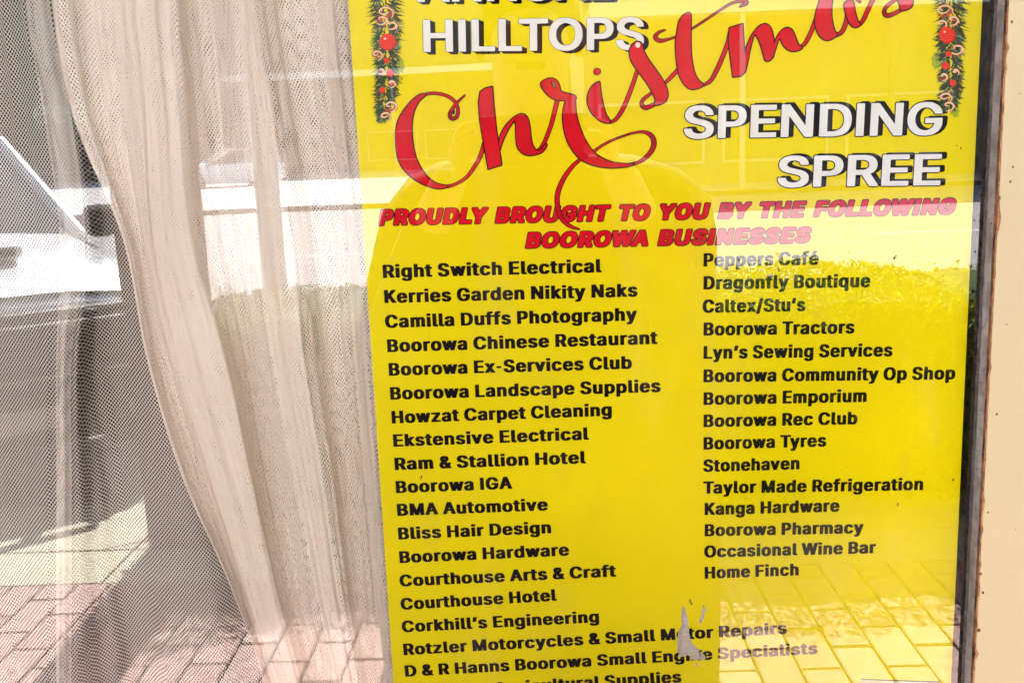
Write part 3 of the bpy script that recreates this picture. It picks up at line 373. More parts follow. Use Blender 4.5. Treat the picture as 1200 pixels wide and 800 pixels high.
# footpath: concrete base, brick pavers up to a concrete edge strip, then the kerb
b = MB(); b.box((-60, KERB_Y + .003, -.38), (60, 0.35, -.052), M['joint'])
foot = b.build('footpath'); foot['kind'] = 'structure'
PX, PY, GAP = .1160, .2330, .0075
PAVE_END = -2.575
def paver_mesh():
    bm = bmesh.new(); bmesh.ops.create_cube(bm, size=1)
    for v in bm.verts: v.co = Vector((v.co.x * (PX - GAP), v.co.y * (PY - GAP), v.co.z * .05))
    top = [e for e in bm.edges if all(v.co.z > 0 for v in e.verts)]
    bmesh.ops.bevel(bm, geom=top, offset=.004, segments=1, affect='EDGES')
    bot = [f for f in bm.faces if f.normal.z < -.9]
    bmesh.ops.delete(bm, geom=bot, context='FACES')
    me = bpy.data.meshes.new('paver'); bm.to_mesh(me); bm.free(); me.materials.append(M['paver']); return me
pm = paver_mesh()
pv = [v.co.copy() for v in pm.vertices]; pf = [tuple(f.vertices) for f in pm.polygons]
rest = MB(); cnt = 0
NC = int(11 / PX)
cells = []
for i in range(-NC // 2, NC // 2):
    cx = i * PX + .048
    k = 0; y = PAVE_END + PY / 2 + (PY / 2 if i % 2 else 0)
    if i % 2:   # half paver at the edge
        cells.append((cx, PAVE_END + PY / 4, .5))
    while y < -.05:
        cells.append((cx, y, 1.0)); y += PY
near = sorted([c for c in cells if c[2] == 1.0], key=lambda c: abs(c[0] + .1) / 1.9 + abs(c[1] + 2.05) / .75)[:290]
near = set(near)
for c in cells:
    jz = random.uniform(-.0015, .0015); a = random.uniform(-.006, .006)
    tilt = random.uniform(-.006, .006)
    if c in near:
        o = bpy.data.objects.new('brick', pm); link(o, foot); o.location = (c[0], c[1], -.025 + jz); o.rotation_euler = (tilt, random.uniform(-.006, .006), a)
    else:
        rest.add([(c[0] + v.x, c[1] + (v.y * c[2] if c[2] == 1 else v.y * (PY/2 - GAP) / (PY - GAP)), v.z - .025 + jz) for v in pv], pf, M['paver'])
rest.build('bricks', foot, kind='stuff')
# concrete edging between pavers and kerb, cast in bays
b = MB()
for i in range(-14, 20):
    x = i * 1.2 - .35
    for y0, y1 in ((-2.87, PAVE_END - .006), (-3.20, -2.882)):
        o = MB(); o.bbox((x, y0, -.06), (x + 1.192, y1, 0.0 + random.uniform(-.001, .001)), M['concrete'], .005)
        if -4 < x < 3: o.build('concrete_slab', foot)
        else: b.add(o.v, o.f, M['concrete'])
b.build('concrete_slab_row', foot, kind='stuff')
for i in range(-10, 12):
    o = MB(); o.bbox((i * 2.0, KERB_Y, -.2), (i * 2.0 + 1.99, -3.208, -.002), M['concrete'], .02)
    o.build('kerb_stone', foot)
# planter bed that juts into the road with a kerb round it
b = MB(); b.box((-1.66, -4.42, -.3), (12, KERB_Y - .002, -.03), M['joint']); bed = b.build('planter_bed'); bed['kind'] = 'structure'
b = MB(); b.bbox((-1.82, -4.55, -.3), (-1.665, KERB_Y - .004, .0), M['concrete'], .02); b.bbox((-1.66, -4.57, -.3), (12, -4.425, .0), M['concrete'], .02)
b.build('kerb', bed)

# hedge: thousands of small leaves on stems
hedge = empty('hedge', (4, -3.6, 0))
tag(hedge, 'long low green hedge in the kerbside bed, sunlit on top, mirrored in the glass', 'hedge', kind=None)
b = MB()
def leaf(b, c, s, m):
    u = Vector((random.gauss(0,1), random.gauss(0,1), random.gauss(0,1))).normalized()
    v = u.orthogonal().normalized(); v = (v + u.cross(v) * random.uniform(-1, 1)).normalized()
    L = s; W = s * .36
    b.face([c - u*L*.5, c + v*W*.5, c + u*L*.5, c - v*W*.5], m)
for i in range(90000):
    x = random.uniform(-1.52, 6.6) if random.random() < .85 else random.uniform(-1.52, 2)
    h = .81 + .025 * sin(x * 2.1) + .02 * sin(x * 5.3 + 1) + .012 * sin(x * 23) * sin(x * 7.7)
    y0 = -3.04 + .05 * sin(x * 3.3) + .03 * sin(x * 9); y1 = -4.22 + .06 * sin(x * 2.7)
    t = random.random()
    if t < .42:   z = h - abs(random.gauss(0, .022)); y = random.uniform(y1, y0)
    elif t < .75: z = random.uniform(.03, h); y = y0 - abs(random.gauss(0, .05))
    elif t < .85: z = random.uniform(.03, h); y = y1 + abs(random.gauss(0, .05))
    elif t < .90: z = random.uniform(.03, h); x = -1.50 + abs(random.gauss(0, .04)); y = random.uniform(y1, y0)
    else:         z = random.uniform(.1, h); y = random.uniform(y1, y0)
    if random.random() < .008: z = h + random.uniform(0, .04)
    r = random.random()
    leaf(b, Vector((x, y, z)), random.uniform(.018, .034), M['sunlit_leaf'] if (z > h - .10 and r < .75) else M['gum_leaf'] if r < .45 else M['leaf2'] if r < .8 else M['leaf3'])  # most leaves near the top get the painted sunlit green
for v in range(len(b.v)): b.v[v] = (b.v[v][0] - 4, b.v[v][1] + 3.6, b.v[v][2])
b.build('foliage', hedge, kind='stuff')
b = MB()
for i in range(22):
    x = -1.4 + i * .37; y = -3.6 + random.uniform(-.1, .1)
    b.cyl((x - 4, y + 3.6, -.02), (x - 4 + random.uniform(-.05, .05), y + 3.6, .72), .02, .008, M['bark'], 7)
    for k in range(5):
        a = random.uniform(0, 6.28); b.cyl((x - 4, y + 3.6, .15 + k*.1), (x - 4 + .3*cos(a), y + 3.6 + .4*sin(a), .45 + k*.07), .009, .003, M['bark'], 5)
b.build('stems', hedge)
# inner mass of twigs, so that the hedge blocks light like a real one
b = MB()
for i in range(9000):
    x = random.uniform(-1.52, 6.5); y = random.uniform(-4.1, -3.12); z = random.uniform(.05, .72)
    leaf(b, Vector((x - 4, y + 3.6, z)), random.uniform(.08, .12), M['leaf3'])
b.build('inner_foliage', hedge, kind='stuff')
b = MB(); secs = []
for i in range(90):
    x = -1.42 + i*.087; k = 1 if 0 < i < 89 else .6
    n = lambda s: .025*sin(x*11 + s) + .02*sin(x*23 + 2*s)
    secs.append([(x-4, -4.13 + n(1) + 3.6, .04), (x-4, -4.15 + n(2) + 3.6, .68*k), (x-4, -4.02 + n(3) + 3.6, .785*k + n(4)*.5), (x-4, -3.2 + n(5) + 3.6, .785*k + n(6)*.5), (x-4, -3.12 + n(7) + 3.6, .68*k), (x-4, -3.14 + n(8) + 3.6, .04)])
CORE = (b, secs)

# verandah over the footpath
ver = empty('verandah', (0, -1.6, 0)); tag(ver, 'iron roofed verandah over the footpath carried by square posts', 'verandah')
b = MB(); b.box((-7, -1.72, 3.52), (7, 1.6, 3.55), M['roof_iron'])
for i in range(70): x = -6.95 + i*.2; b.box((x, -1.72, 3.551), (x + .05, 1.6, 3.575), M['roof_iron'])
b.build('roof', ver)
b = MB(); b.box((-7, -1.72, 3.46), (7, -1.66, 3.515), M['soffit']); b.build('fascia', ver)
b = MB()
for y in (-1.56, -.2, 1.1): b.box((-7, y, 3.40), (7, y + .09, 3.517), M['soffit'])
b.build('beam', ver)
for x in (-5.0, -1.375, 4.4):
    b = MB(); b.bbox((x - .125, -1.53, -.052), (x + .125, -1.28, 3.398), M['post_paint'], .012); b.build('post', ver)

# street pole beyond the hedge
b = MB(); sp = empty('street_pole', (-1.42, -4.72, -.12))
b.cyl((0,0,0), (0,0,5.2), .07, .05, M['steel'], 20); b.build('shaft', sp, smooth=True)
b = MB(); b.cyl((0,0,0), (0,0,.3), .11, .09, M['steel'], 20); b.build('base_collar', sp, smooth=True)
b = MB(); b.cyl((0,0,5.15), (0,-1.2,5.45), .035, .03, M['steel'], 12); b.build('arm', sp, smooth=True)
b = MB(); b.bbox((-.11,-1.75,5.36), (.11,-1.15,5.5), M['steel'], .03); b.build('lamp_head', sp)
tag(sp, 'slim grey steel street lamp pole standing behind the hedge', 'street lamp')

# ---------------------------------------------------------------- cars
def loft(b, secs, m, cap=True):
    n = len(secs[0]); vs = [p for s in secs for p in s]; fs = []
    for i in range(len(secs) - 1):
        for k in range(n):
            a = i*n + k; c = i*n + (k+1) % n; fs.append((a, c, c + n, a + n))
    if cap: fs += [tuple(range(n-1, -1, -1)), tuple(range((len(secs)-1)*n, len(secs)*n))]
    b.add(vs, fs, m)
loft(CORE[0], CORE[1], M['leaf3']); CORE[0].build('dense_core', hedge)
def make_car(paint, bar=True):
    root = empty('parked_car')
    W = .90
    # lower body as a loft along the length (y forward, nose at 0)
    def sec(y, w, z0, z1, r=.09, crown=.0):
        pts = [(-w + r*.4, y, z0), (-w, y, z0 + r), (-w, y, z1 - r*1.3), (-w + r*.35, y, z1 - r*.35), (-w + r*1.4, y, z1), (-w*.5, y, z1 + crown),
               (0, y, z1 + crown*1.2), (w*.5, y, z1 + crown), (w - r*1.4, y, z1), (w - r*.35, y, z1 - r*.35), (w, y, z1 - r*1.3), (w, y, z0 + r), (w - r*.4, y, z0)]
        return pts
    b = MB()
    loft(b, [sec(y, w_, z0, z1, .1, c) for y, w_, z0, z1, c in
             ((-.02,.60,.55,.86,.01), (-.05,.72,.50,.90,.02), (-.14,.82,.42,.925,.035), (-.35,.87,.36,.96,.045), (-.8,.89,.34,1.03,.05), (-1.25,.90,.34,1.09,.05), (-1.5,.90,.34,1.12,.03),
              (-2.3,.91,.32,1.13,.0), (-3.4,.91,.32,1.13,0), (-4.35,.89,.36,1.12,0), (-4.62,.84,.42,1.05,0))], paint)
    # dark cut rounds the bonnet gap are separate thin bead
    body = b.build('body', root, smooth=True)
    b = MB()   # bonnet panel, proud of the body, with a scoop
    rows = []
    for y, w_, z in ((-.10,.70,.935), (-.3,.76,.985), (-.7,.78,1.05), (-1.1,.78,1.115), (-1.34,.76,1.15)):
        rows.append([(-w_, y, z - .035), (-w_ + .05, y, z), (-w_*.5, y, z + .03), (0, y, z + .035), (w_*.5, y, z + .03), (w_ - .05, y, z), (w_, y, z - .035)])
    n = 7
    b.add([p for r in rows for p in r], [(i*n+k, i*n+k+1, (i+1)*n+k+1, (i+1)*n+k) for i in range(4) for k in range(6)], paint)
    bon = b.build('bonnet', root, smooth=True)
    b = MB(); b.bbox((-.30, -1.05, 1.09), (.30, -.62, 1.165), paint, .03); b.build('bonnet_scoop', bon, smooth=True)
    b = MB(); b.bbox((-.26, -.63, 1.105), (.26, -.612, 1.15), M['black_plastic'], .004); b.build('scoop_mouth', bon)
    # cabin
    b = MB()
    A = [(-1.30, .78, 1.13), (-2.36, .64, 1.70), (-4.1, .66, 1.74), (-4.55, .76, 1.12)]
    for sx in (-1, 1):
        P = [Vector((sx * w_, y, z)) for y, w_, z in A]
        for p, q in ((P[0], P[1]), (P[1], P[2]), (P[2], P[3])): b.cyl(p, q, .042, .042, paint, 8)
        for t, zt in ((.34, 0), (.67, 0)):
            q = P[1].lerp(P[2], t); d = Vector((sx*.82, q.y - .02, 1.12)); b.cyl(q, d, .04, .045, paint, 8)
    b.face([(-.64,-2.36,1.74),(.64,-2.36,1.74),(.66,-4.1,1.77),(-.66,-4.1,1.77)], paint)
    b.bbox((-.67,-4.12,1.70), (.67,-2.34,1.76), paint, .03)
    b.build('roof', root, smooth=True)
    b = MB(); b.face([(-.76,-1.31,1.14),(.76,-1.31,1.14),(.62,-2.35,1.69),(-.62,-2.35,1.69)], M['car_glass']); b.build('windscreen', root)
    b = MB(); b.face([(.74,-4.53,1.14),(-.74,-4.53,1.14),(-.64,-4.11,1.71),(.64,-4.11,1.71)], M['car_glass']); b.build('rear_window', root)
    for sx in (-1, 1):
        b = MB(); b.face([(sx*.775,-1.36,1.14),(sx*.65,-2.37,1.68),(sx*.655,-4.08,1.70),(sx*.755,-4.5,1.14)], M['car_glass']); b.build('side_window', root)
        b = MB(); b.bbox((sx*.98 - .105, -1.64, 1.10), (sx*.98 + .105, -1.47, 1.30), M['black_plastic'], .078); b.cyl((sx*.80,-1.55,1.15), (sx*.9,-1.55,1.2), .025, .025, M['black_plastic'], 8)
        mo = b.build('door_mirror', root, smooth=True)
        b = MB(); b.bbox((sx*.98 - .10, -1.475, 1.27), (sx*.98 + .09, -1.462, 1.30), M['rim'], .004); b.build('mirror_trim', mo)
        b = MB(); b.bbox((sx*.68 - .13, -.10, .66), (sx*.68 + .13, .06, .86), M['lamp'], .04); hl = b.build('headlight', root, smooth=True)
        b = MB(); b.cyl((sx*.68, .058, .76), (sx*.68, .068, .76), .07, .06, M['rim'], 18); b.build('headlight_ring', hl)
        b = MB(); b.cyl((sx*.55, .13, .42), (sx*.55, .15, .42), .055, .05, M['lamp'], 18); b.build('fog_lamp', root)
        b = MB(); b.bbox((sx*.74-.08, -4.66, .75), (sx*.74+.08, -4.60, 1.0), M['red'], .02); b.build('tail_light', root)
        for y in (-.85, -3.65):
            wh = empty('wheel', (sx*.80, y, .36), parent=root)
            b = MB(); b.cyl((-.12,0,0), (.12,0,0), .36, .36, M['tyre'], 32); b.build('tyre', wh, smooth=True)
            b = MB(); b.cyl((sx*.122 - .004,0,0), (sx*.122 + .004,0,0), .22, .20, M['rim'], 24)
            for k in range(6): a = k*pi/3; b.box((sx*.128-.004, cos(a)*.05-.02, sin(a)*.05-.02), (sx*.128+.004, cos(a)*.17+.02, sin(a)*.17+.02), M['black_plastic'])
            b.build('rim', wh)
    b = MB()
    b.bbox((-.74, -.10, .60), (.74, .035, .905), M['black_plastic'], .03)
    for k in range(5): b.bbox((-.5, .036, .63 + k*.045), (.5, .044, .640 + k*.045), M['steel'], .003)
    b.build('grille', root)
    b = MB()
    b.bbox((-.88, -.12, .30), (.88, .14, .58), M['black_plastic'], .05)
    if bar:
        for z in (.66, .84): b.cyl((-.62,.17,z), (.62,.17,z), .028, .028, M['black_plastic'], 12)
        for sx in (-1, 1):
            b.cyl((sx*.38,.12,.5), (sx*.38,.12,.90), .032, .032, M['black_plastic'], 12)
            b.cyl((sx*.62,.12,.84), (sx*.84,.06,.56), .028, .028, M['black_plastic'], 12)
    b.build('bumper', root, smooth=True)
    b = MB(); b.bbox((-.185,.185,.40), (.185,.195,.50), M['white'], .003); b.build('number_plate', root)
    return root
HEAD = R_(40)
car = make_car(M['car_white'])
# nose to the kerb, turned as in angle parking
cr = Vector((cos(HEAD), -sin(HEAD), 0)); cf = Vector((sin(HEAD), cos(HEAD), 0))
corner = Vector((-1.90, -4.24, -.12))
car.location = corner - cr * .74 + cf * .08
car.rotation_euler = (0, 0, -HEAD)
tag(car, 'white four wheel drive with bonnet scoop and black bumper, nosed in to the kerb', 'car')
for x, y, a, k, lab in ((-15.5, -43.5, 1.1, 0, 'white wagon parked far across the street, seen faintly through the net'),):
    c = make_car(M['car_silver'], False) if k else copy_tree(car)
    c.location = (x, y, .02 if k else -.12); c.rotation_euler = (0, 0, a)
    tag(c, lab, 'car')

# ---------------------------------------------------------------- shops across the street
far = MB(); far.bbox((-60, -64, -.3), (60, -26.22, .02), M['far_concrete'], .02); fo = far.build('far_footpath'); fo['kind'] = 'structure'
b = MB(); b.box((-60,-26.3,-.12),(60,-26.215,.0), M['brick_wall']); b.build('far_kerb', fo)
def shop(x0, x1, h, wall, fz, label, near=False, fm='fascia'):
    if not near: K = 2.1; x0 *= K; x1 *= K; h *= 1.75; fz = 1.45 + (fz-1.45)*2.2
    r = empty('shop_building', ((x0+x1)/2, -30.5 if near else -65, .02)); tag(r, label, 'building', 'shops across the street')
    cx = (x0+x1)/2; hw = (x1-x0)/2 - .02
    b = MB(); b.box((-hw, -9, 0), (hw, .8, h), M[wall]); b.build('wall', r)
    b = MB(); b.box((-hw-.01, .6, h+.002), (hw+.01, .95, h+.25), M['fascia']); b.build('parapet_coping', r)
    b = MB(); b.box((-hw, .803, fz-.05), (hw, 4.4, fz), M['roof_iron']); b.build('verandah_roof', r)
    b = MB(); b.box((-hw, 4.402, fz-.32), (hw, 4.5, fz+.06), M[fm]); b.build('verandah_fascia', r)
    n = max(2, int(hw*2/3.2))
    for i in range(n+1):
        x = -hw + .1 + (2*hw-.2)*i/n
        b = MB(); b.box((x-.06, 4.2, 0), (x+.06, 4.32, fz-.052), M['soffit'] if i % 2 else M['post_paint']); b.build('verandah_post', r)
    nw = max(1, int(hw*2/3.5))
    for i in range(nw):
        a = -hw + .4 + i*(2*hw-.8)/nw; c = a + (2*hw-.8)/nw - .5
        b = MB(); b.box((a, .802, .6), (c, .86, 2.4), M['soffit']); wf = b.build('window_frame', r)
        b = MB(); b.box((a+.08, .862, .68), (c-.08, .868, 2.32), M['window_dark']); b.build('pane', wf)
        b = MB(); b.box((a+.5, .802, h-2.2), (a+1.3, .84, h-1.0), M['soffit']); uf = b.build('upper_window', r)
        b = MB(); b.box((a+.56, .842, h-2.14), (a+1.24, .846, h-1.06), M['window_dark']); b.build('pane', uf)
    b = MB(); b.box((hw-1.25, .803, 0), (hw-.35, .87, 2.1), M['green_wall']); b.build('door', r)
    return r
shop(-34, -15.2, 7.0, 'brick_wall', 3.4, 'red brick shop at the far end of the row opposite')
s1 = shop(-15.2, -8.6, 6.4, 'green_wall', 3.3, 'dark green shop opposite behind the hanging script sign', fm='green_wall')
shop(-8.6, 4.0, 7.4, 'render_wall', 3.45, 'cream rendered shop opposite with white verandah fascia')
shop(1.5, 13, 7.4, 'render_wall', 4.7, 'tall rendered shop opposite, standing nearer the road with high white fascia', near=True)
shop(13, 34, 6.9, 'brick_wall', 3.5, 'long brick shop opposite, next to the tall rendered one', near=True, fm='green_wall')
# shop sign with loose script strokes
sg = empty('shop_sign', (-27.6, -60.4, 4.1)); tag(sg, 'hanging dark shop sign with pale looping script across the street', 'sign')
sg.scale = (2.1, 2.1, 2.1)
b = MB(); b.bbox((-1.1,-.04,-.55), (1.1,.0,.55), M['green_wall'], .01); b.build('board', sg)
b = MB()
for k in range(3):
    for j in range(14):
        a0 = j/14*2*pi*.86; a1 = (j+1)/14*2*pi*.86
        cx = -.6 + k*.55
        q = lambda a: (cx + .2*cos(a), .02, .22*sin(a))
        b.cyl(q(a0), q(a1), .035, .035, M['sign_mark'], 6)
    b.cyl((cx-.2,.02,0), (cx+.2,.02,.05), .03, .03, M['sign_mark'], 6)
b.build('script_lettering', sg)
b = MB(); b.cyl((-.8,-.02,.55),(-.8,-.02,.9), .015,.015,M['steel'],8); b.cyl((.8,-.02,.55),(.8,-.02,.9), .015,.015,M['steel'],8); b.build('hanger', sg)

# ================================================================= shopfront
front = empty('shopfront', (0, 0, 0)); tag(front, 'cream painted timber shopfront with a large pane, paint peeling at the glass edge', 'shopfront')
GX = .3157          # where the reveal meets the pane
GL = -2.2           # far side of the pane
b = MB(); b.add([(GL,0,.42),(GX+.004,0,.42),(GX+.004,0,2.30),(GL,0,2.30)], [(0,1,2,3)], M['glass'])
b.add([(GL,.004,.42),(GX+.004,.004,.42),(GX+.004,.004,2.30),(GL,.004,2.30)], [(3,2,1,0)], M['glass_in'])
b.build('glass_pane', front)
# jamb: weathered timber core, reveal turned to the glass
def edge_noise(z, s, k): return (math.sin(z*71*s+k) + .6*math.sin(z*163*s+2*k) + .5*math.sin(z*331*s+3.1*k)) / 2.1
N = 420; Z0, Z1 = .42, 2.30
zs = [Z0 + (Z1-Z0)*i/N for i in range(N+1)]
b = MB(); vs = []; fs = []
for z in zs:
    n1 = edge_noise(z, 1.3, .7)*.0002; n2 = edge_noise(z, 3.1, 2.)*.00015
    vs += [(GX + .0008 + n1*.5, .003, z), (GX + n1, -.004, z), (GX + .0006 + n2, -.009, z), (GX + .0010 + n2, -.0115, z)]
for i in range(N):
    for k in range(3): a = i*4+k; fs.append((a, a+1, a+5, a+4))
b.add(vs, fs, M['grey_reveal']); rv = b.build('reveal', front, smooth=True)
b = MB(); b.box((GX + .0035, -.0115, Z0), (.66, .05, Z1), M['bare_timber'])
vs = []; fs = []
for z in zs:
    n2 = edge_noise(z, 3.1, 2.)*.00015; n3 = edge_noise(z, 4.0, 5.)*.00015
    vs += [(GX + .0010 + n2, -.0115, z), (GX + .0022 + n3, -.0127 + n3, z), (GX + .0060, -.0122, z)]
for i in range(N):
    for k in range(2): a = i*3+k; fs.append((a, a+1, a+4, a+3))
b.add(vs, fs, M['bare_timber']); b.build('jamb', front)
# old tan coat showing at the broken edge of the top coat
def coat(name, m, x_of, y0, th, x1=.64):
    b = MB(); vs = []; fs = []
    for z in zs:
        x = x_of(z); vs += [(x + .0002, y0, z), (x, y0 - th*.6, z), (x + .0005, y0 - th, z), (x1, y0 - th, z)]
    for i in range(N):
        for k in range(3): a = i*4+k; fs.append((a, a+1, a+5, a+4))
    b.add(vs, fs, m); return b.build(name, front)
random.seed(5)
chips = [(random.uniform(.98, 1.62), random.uniform(.001, .004), random.uniform(.0004, .0012)) for _ in range(22)]
chips += [(1.385, .008, .0018), (1.06, .003, .0022), (1.50, .002, .0015), (1.13, .002, .002)]
def chipf(z, g=1.0): return max([0] + [d*g*min(1, max(0, 1 - abs(z-c)/hw)*2.5) for c, hw, d in chips])
coat('tan_undercoat', M['orange_edge'], lambda z: GX + .0021 + edge_noise(z, 4.7, 1.)*.00009 + .5*chipf(z), -.0126, .0004)
coat('cream_topcoat', M['cream_paint'], lambda z: GX + .0029 + edge_noise(z, 5.3, 4.)*.00007 + chipf(z), -.0131, .0008)
b = MB()
for (px_, py_, r) in [(1186,26,1.5),(1187,196,1.4),(1184,213,1.6),(1168,485,1.5),(1152,694,1.8),(1162,262,1.2),(1171,232,2.2),(1163,300,1.5),(1150,560,1.3),(1190,620,.8),(1180,380,.8),(1195,110,.8),(1158,600,1.2),(1147,738,2.6),(1149,672,2.2),(1172,120,.7)]:
    c = on(px_, py_, -.0141); rr = r*.00052
    b.face([(c.x + rr*(.7+.5*random.random())*cos(a), -.0141, c.z + rr*(.7+.8*random.random())*sin(a)) for a in [k*pi/4 for k in range(8)]], M['bare_timber'])
b.build('paint_chips', front, kind='stuff')
# dark putty bead along the glass
b = MB(); vs = []; fs = []
for z in zs:
    n1 = edge_noise(z, 2.9, 1.4)*.00025
    vs += [(GX - .0012 + n1, -.0002, z), (GX - .0004 + n1, -.0018, z), (GX + .0010, -.0030, z)]
for i in range(N):
    for k in range(2): a = i*3+k; fs.append((a, a+1, a+4, a+3))
b.add(vs, fs, M['putty']); b.build('glazing_putty', front, smooth=True)
# rest of the front
b = MB(); b.box((-7, -.02, .30), (.66, .12, .419), M['cream_dull']); b.build('sill', front)
b = MB(); b.box((-7, .0, -.05), (7, .2, .299), M['brick_wall']); b.build('stall_riser', front)
b = MB(); b.box((-7, -.015, 2.301), (7, .2, 3.6), M['cream_dull']); b.build('header', front)
b = MB(); b.box((GL - .1, -.0115, .42), (GL, .05, 2.30), M['cream_paint']); b.build('far_jamb', front)
b = MB(); b.box((-7, .0, .42), (GL - .101, .2, 2.30), M['cream_dull']); b.box((.6605, -.01, .30), (7, .2, 2.30), M['cream_dull']); b.build('wall', front)
# dirt on the pane
b = MB(); random.seed(8)
for (x, y, r) in [(471,93,1.2),(913,317,1.6),(1048,302,1.6),(1050,300,1.2),(912,315,1.2),(1052,590,1.2),(1052,592,1.0),(1126,174,1.2),(1121,171,1.0),(494,558,1.5),(493,561,1.0),(1117,562,1.3),(1104,356,.7),(665,254,.8)]:
    c = on(x, y, -.0004); rr = r*.0006
    b.face([(c.x + rr*random.uniform(.4,1)*cos(a), -.0004, c.z + rr*random.uniform(.6,1.8)*sin(a)) for a in [k*pi/4 for k in range(8)]], M['bare_timber'])
b.build('dirt_specks', front, kind='stuff')

# room behind the glass
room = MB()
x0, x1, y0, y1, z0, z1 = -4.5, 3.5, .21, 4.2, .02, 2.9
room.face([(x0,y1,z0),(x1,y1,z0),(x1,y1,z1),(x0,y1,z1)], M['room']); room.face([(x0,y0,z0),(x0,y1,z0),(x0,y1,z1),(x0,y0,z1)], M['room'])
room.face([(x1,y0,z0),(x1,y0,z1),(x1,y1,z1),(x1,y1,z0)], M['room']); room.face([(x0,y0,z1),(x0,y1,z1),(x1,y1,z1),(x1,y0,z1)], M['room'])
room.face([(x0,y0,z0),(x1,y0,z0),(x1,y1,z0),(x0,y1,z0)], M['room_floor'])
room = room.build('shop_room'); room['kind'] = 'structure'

# ================================================================= poster
PY0 = .0095
poster = empty('poster', (.09, PY0, 1.03))
tag(poster, 'bright yellow printed poster listing local businesses, stuck inside the shop window', 'poster')
OFF = Vector((.09, PY0, 1.03))
tl, bl, tr_, br = on(407.7,0,PY0), on(461,800,PY0), on(1151,0,PY0), on(1114,800,PY0)
lx = (tl.x + bl.x)/2; rx = (tr_.x + br.x)/2
ptop, pbot = tl.z + .085, bl.z - .045
def warp(x, z): return .0006*sin(5.3*x + 2.1*z) + .0005*sin(9*z + 1.3)
b = MB(); NX, NZ = 40, 54; vs = []
for j in range(NZ+1):
    for i in range(NX+1):
        x = lx + (rx-lx)*i/NX; z = pbot + (ptop-pbot)*j/NZ; vs.append((x - OFF.x, warp(x, z), z - OFF.z))
b.add(vs, [(j*(NX+1)+i, j*(NX+1)+i+1, (j+1)*(NX+1)+i+1, (j+1)*(NX+1)+i) for j in range(NZ) for i in range(NX)], M['yellow'])
b.build('sheet', poster, smooth=True)

class Print:
    """flat ink shapes laid on the sheet, each layer a hair in front of the last"""
    def __init__(s): s.b = MB()
    def poly(s, loops, m, layer):
        loops = [[Vector((p[0], 0, p[1])) for p in L] for L in loops]
        tris = tessellate_polygon(loops)
        pts = [p for L in loops for p in L]
        vs = [(p.x - OFF.x, warp(p.x, p.z) - .00012 - layer*.00003, p.z - OFF.z) for p in pts]
        fs = []
        for t in tris:
            a, c, d = [pts[k] for k in t]
            cr = (c.x-a.x)*(d.z-a.z) - (c.z-a.z)*(d.x-a.x)
            fs.append(tuple(t) if cr > 0 else tuple(reversed(t)))
        s.b.add(vs, fs, m)
    def strip(s, pts, ws, m, layer, closed=False):
        n = len(pts); seg = range(n if closed else n-1)
        for i in seg:
            p = Vector(pts[i]); q = Vector(pts[(i+1) % n]); d = q - p
            if d.length < 1e-7: continue
            d.normalize(); nn = Vector((-d.y, d.x)); w0 = ws[i]/2; w1 = ws[(i+1) % n]/2
            s.poly([[tuple(p - nn*w0), tuple(q - nn*w1), tuple(q + nn*w1), tuple(p + nn*w0)]], m, layer + (i % 2)*.2)
        for i in range(n):
            p = pts[i]; r = ws[i]/2
            s.poly([[(p[0] + r*cos(a), p[1] + r*sin(a)) for a in [k*pi/4 for k in range(8)]]], m, layer + .4)
    def build(s, name): return s.b.build(name, poster)
def P2(x, y):
    v = on(x, y, PY0); return (v.x, v.z)

GL_ = {}
for line in GLYPHS.strip('\n').split('\n'):
    k, a, e = line.split('\t')
    GL_[k] = (int(a)/400, [[tuple(int(t)/400 for t in q.split(',')) for q in p.split()] for p in e.split('|')])
for k in ('L-',):
    a_, ps_ = GL_[k]; GL_[k] = (a_*.62, [[(x*.62, y*1.0) for x, y in p] for p in ps_])
KERN = {'LT': -.13, 'TO': -.04, 'LY': -.14, 'Ta': -.10, 'Ty': -.10, 'Tr': -.06, 'Wi': -.03, 'Ph': 0, 'ry': -.03, 'av': -.03, 'wa': -.02, 'ow': -.02, 'PR': 0, 'OW': -.03, 'WA': -.12}
def nat(setk, text, track=0, space=.30):
    w = 0
    for i, c in enumerate(text): w += (space if c == ' ' else GL_[setk + c][0] + track) + KERN.get(text[i:i+2], 0)
    return w
def lay(setk, text, x0, y0, x1, y1, cap, space=.34, shear=0, track=0):
    """glyph outlines of TEXT between two baseline points measured in the survey grid; CAP = cap height in metres"""
    A = Vector(P2(x0, y0)); B = Vector(P2(x1, y1)); u = (B - A); L = u.length; u.normalize()
    v = Vector((-u.y, u.x)); W_ = nat(setk, text, track, space); k = L/(W_*cap); cx = 0; out = []
    for i, c in enumerate(text):
        if c == ' ': cx += space; continue
        a, ps = GL_[setk + c]
        out.append([[tuple(A + u*((cx + x)*cap*k + y*shear*cap) + v*(y*cap)) for x, y in p] for p in ps])
        cx += a + track + KERN.get(text[i:i+2], 0)
    return out
def group_loops(ps):
    """outer loops with their holes"""
    def area(p): return sum(p[i][0]*p[(i+1)%len(p)][1] - p[(i+1)%len(p)][0]*p[i][1] for i in range(len(p)))/2
    def inside(pt, p):
        r = False; n = len(p)
        for i in range(n):
            (x0, y0), (x1, y1) = p[i], p[(i+1)%n]
            if (y0 > pt[1]) != (y1 > pt[1]) and pt[0] < (x1-x0)*(pt[1]-y0)/(y1-y0)+x0: r = not r
        return r
    depth = [sum(inside(p[0], q) for q in ps if q is not p) for p in ps]
    res = []
    for i, p in enumerate(ps):
        if depth[i] % 2 == 0: res.append([p] + [q for j, q in enumerate(ps) if depth[j] % 2 == 1 and inside(q[0], p)])
    return res

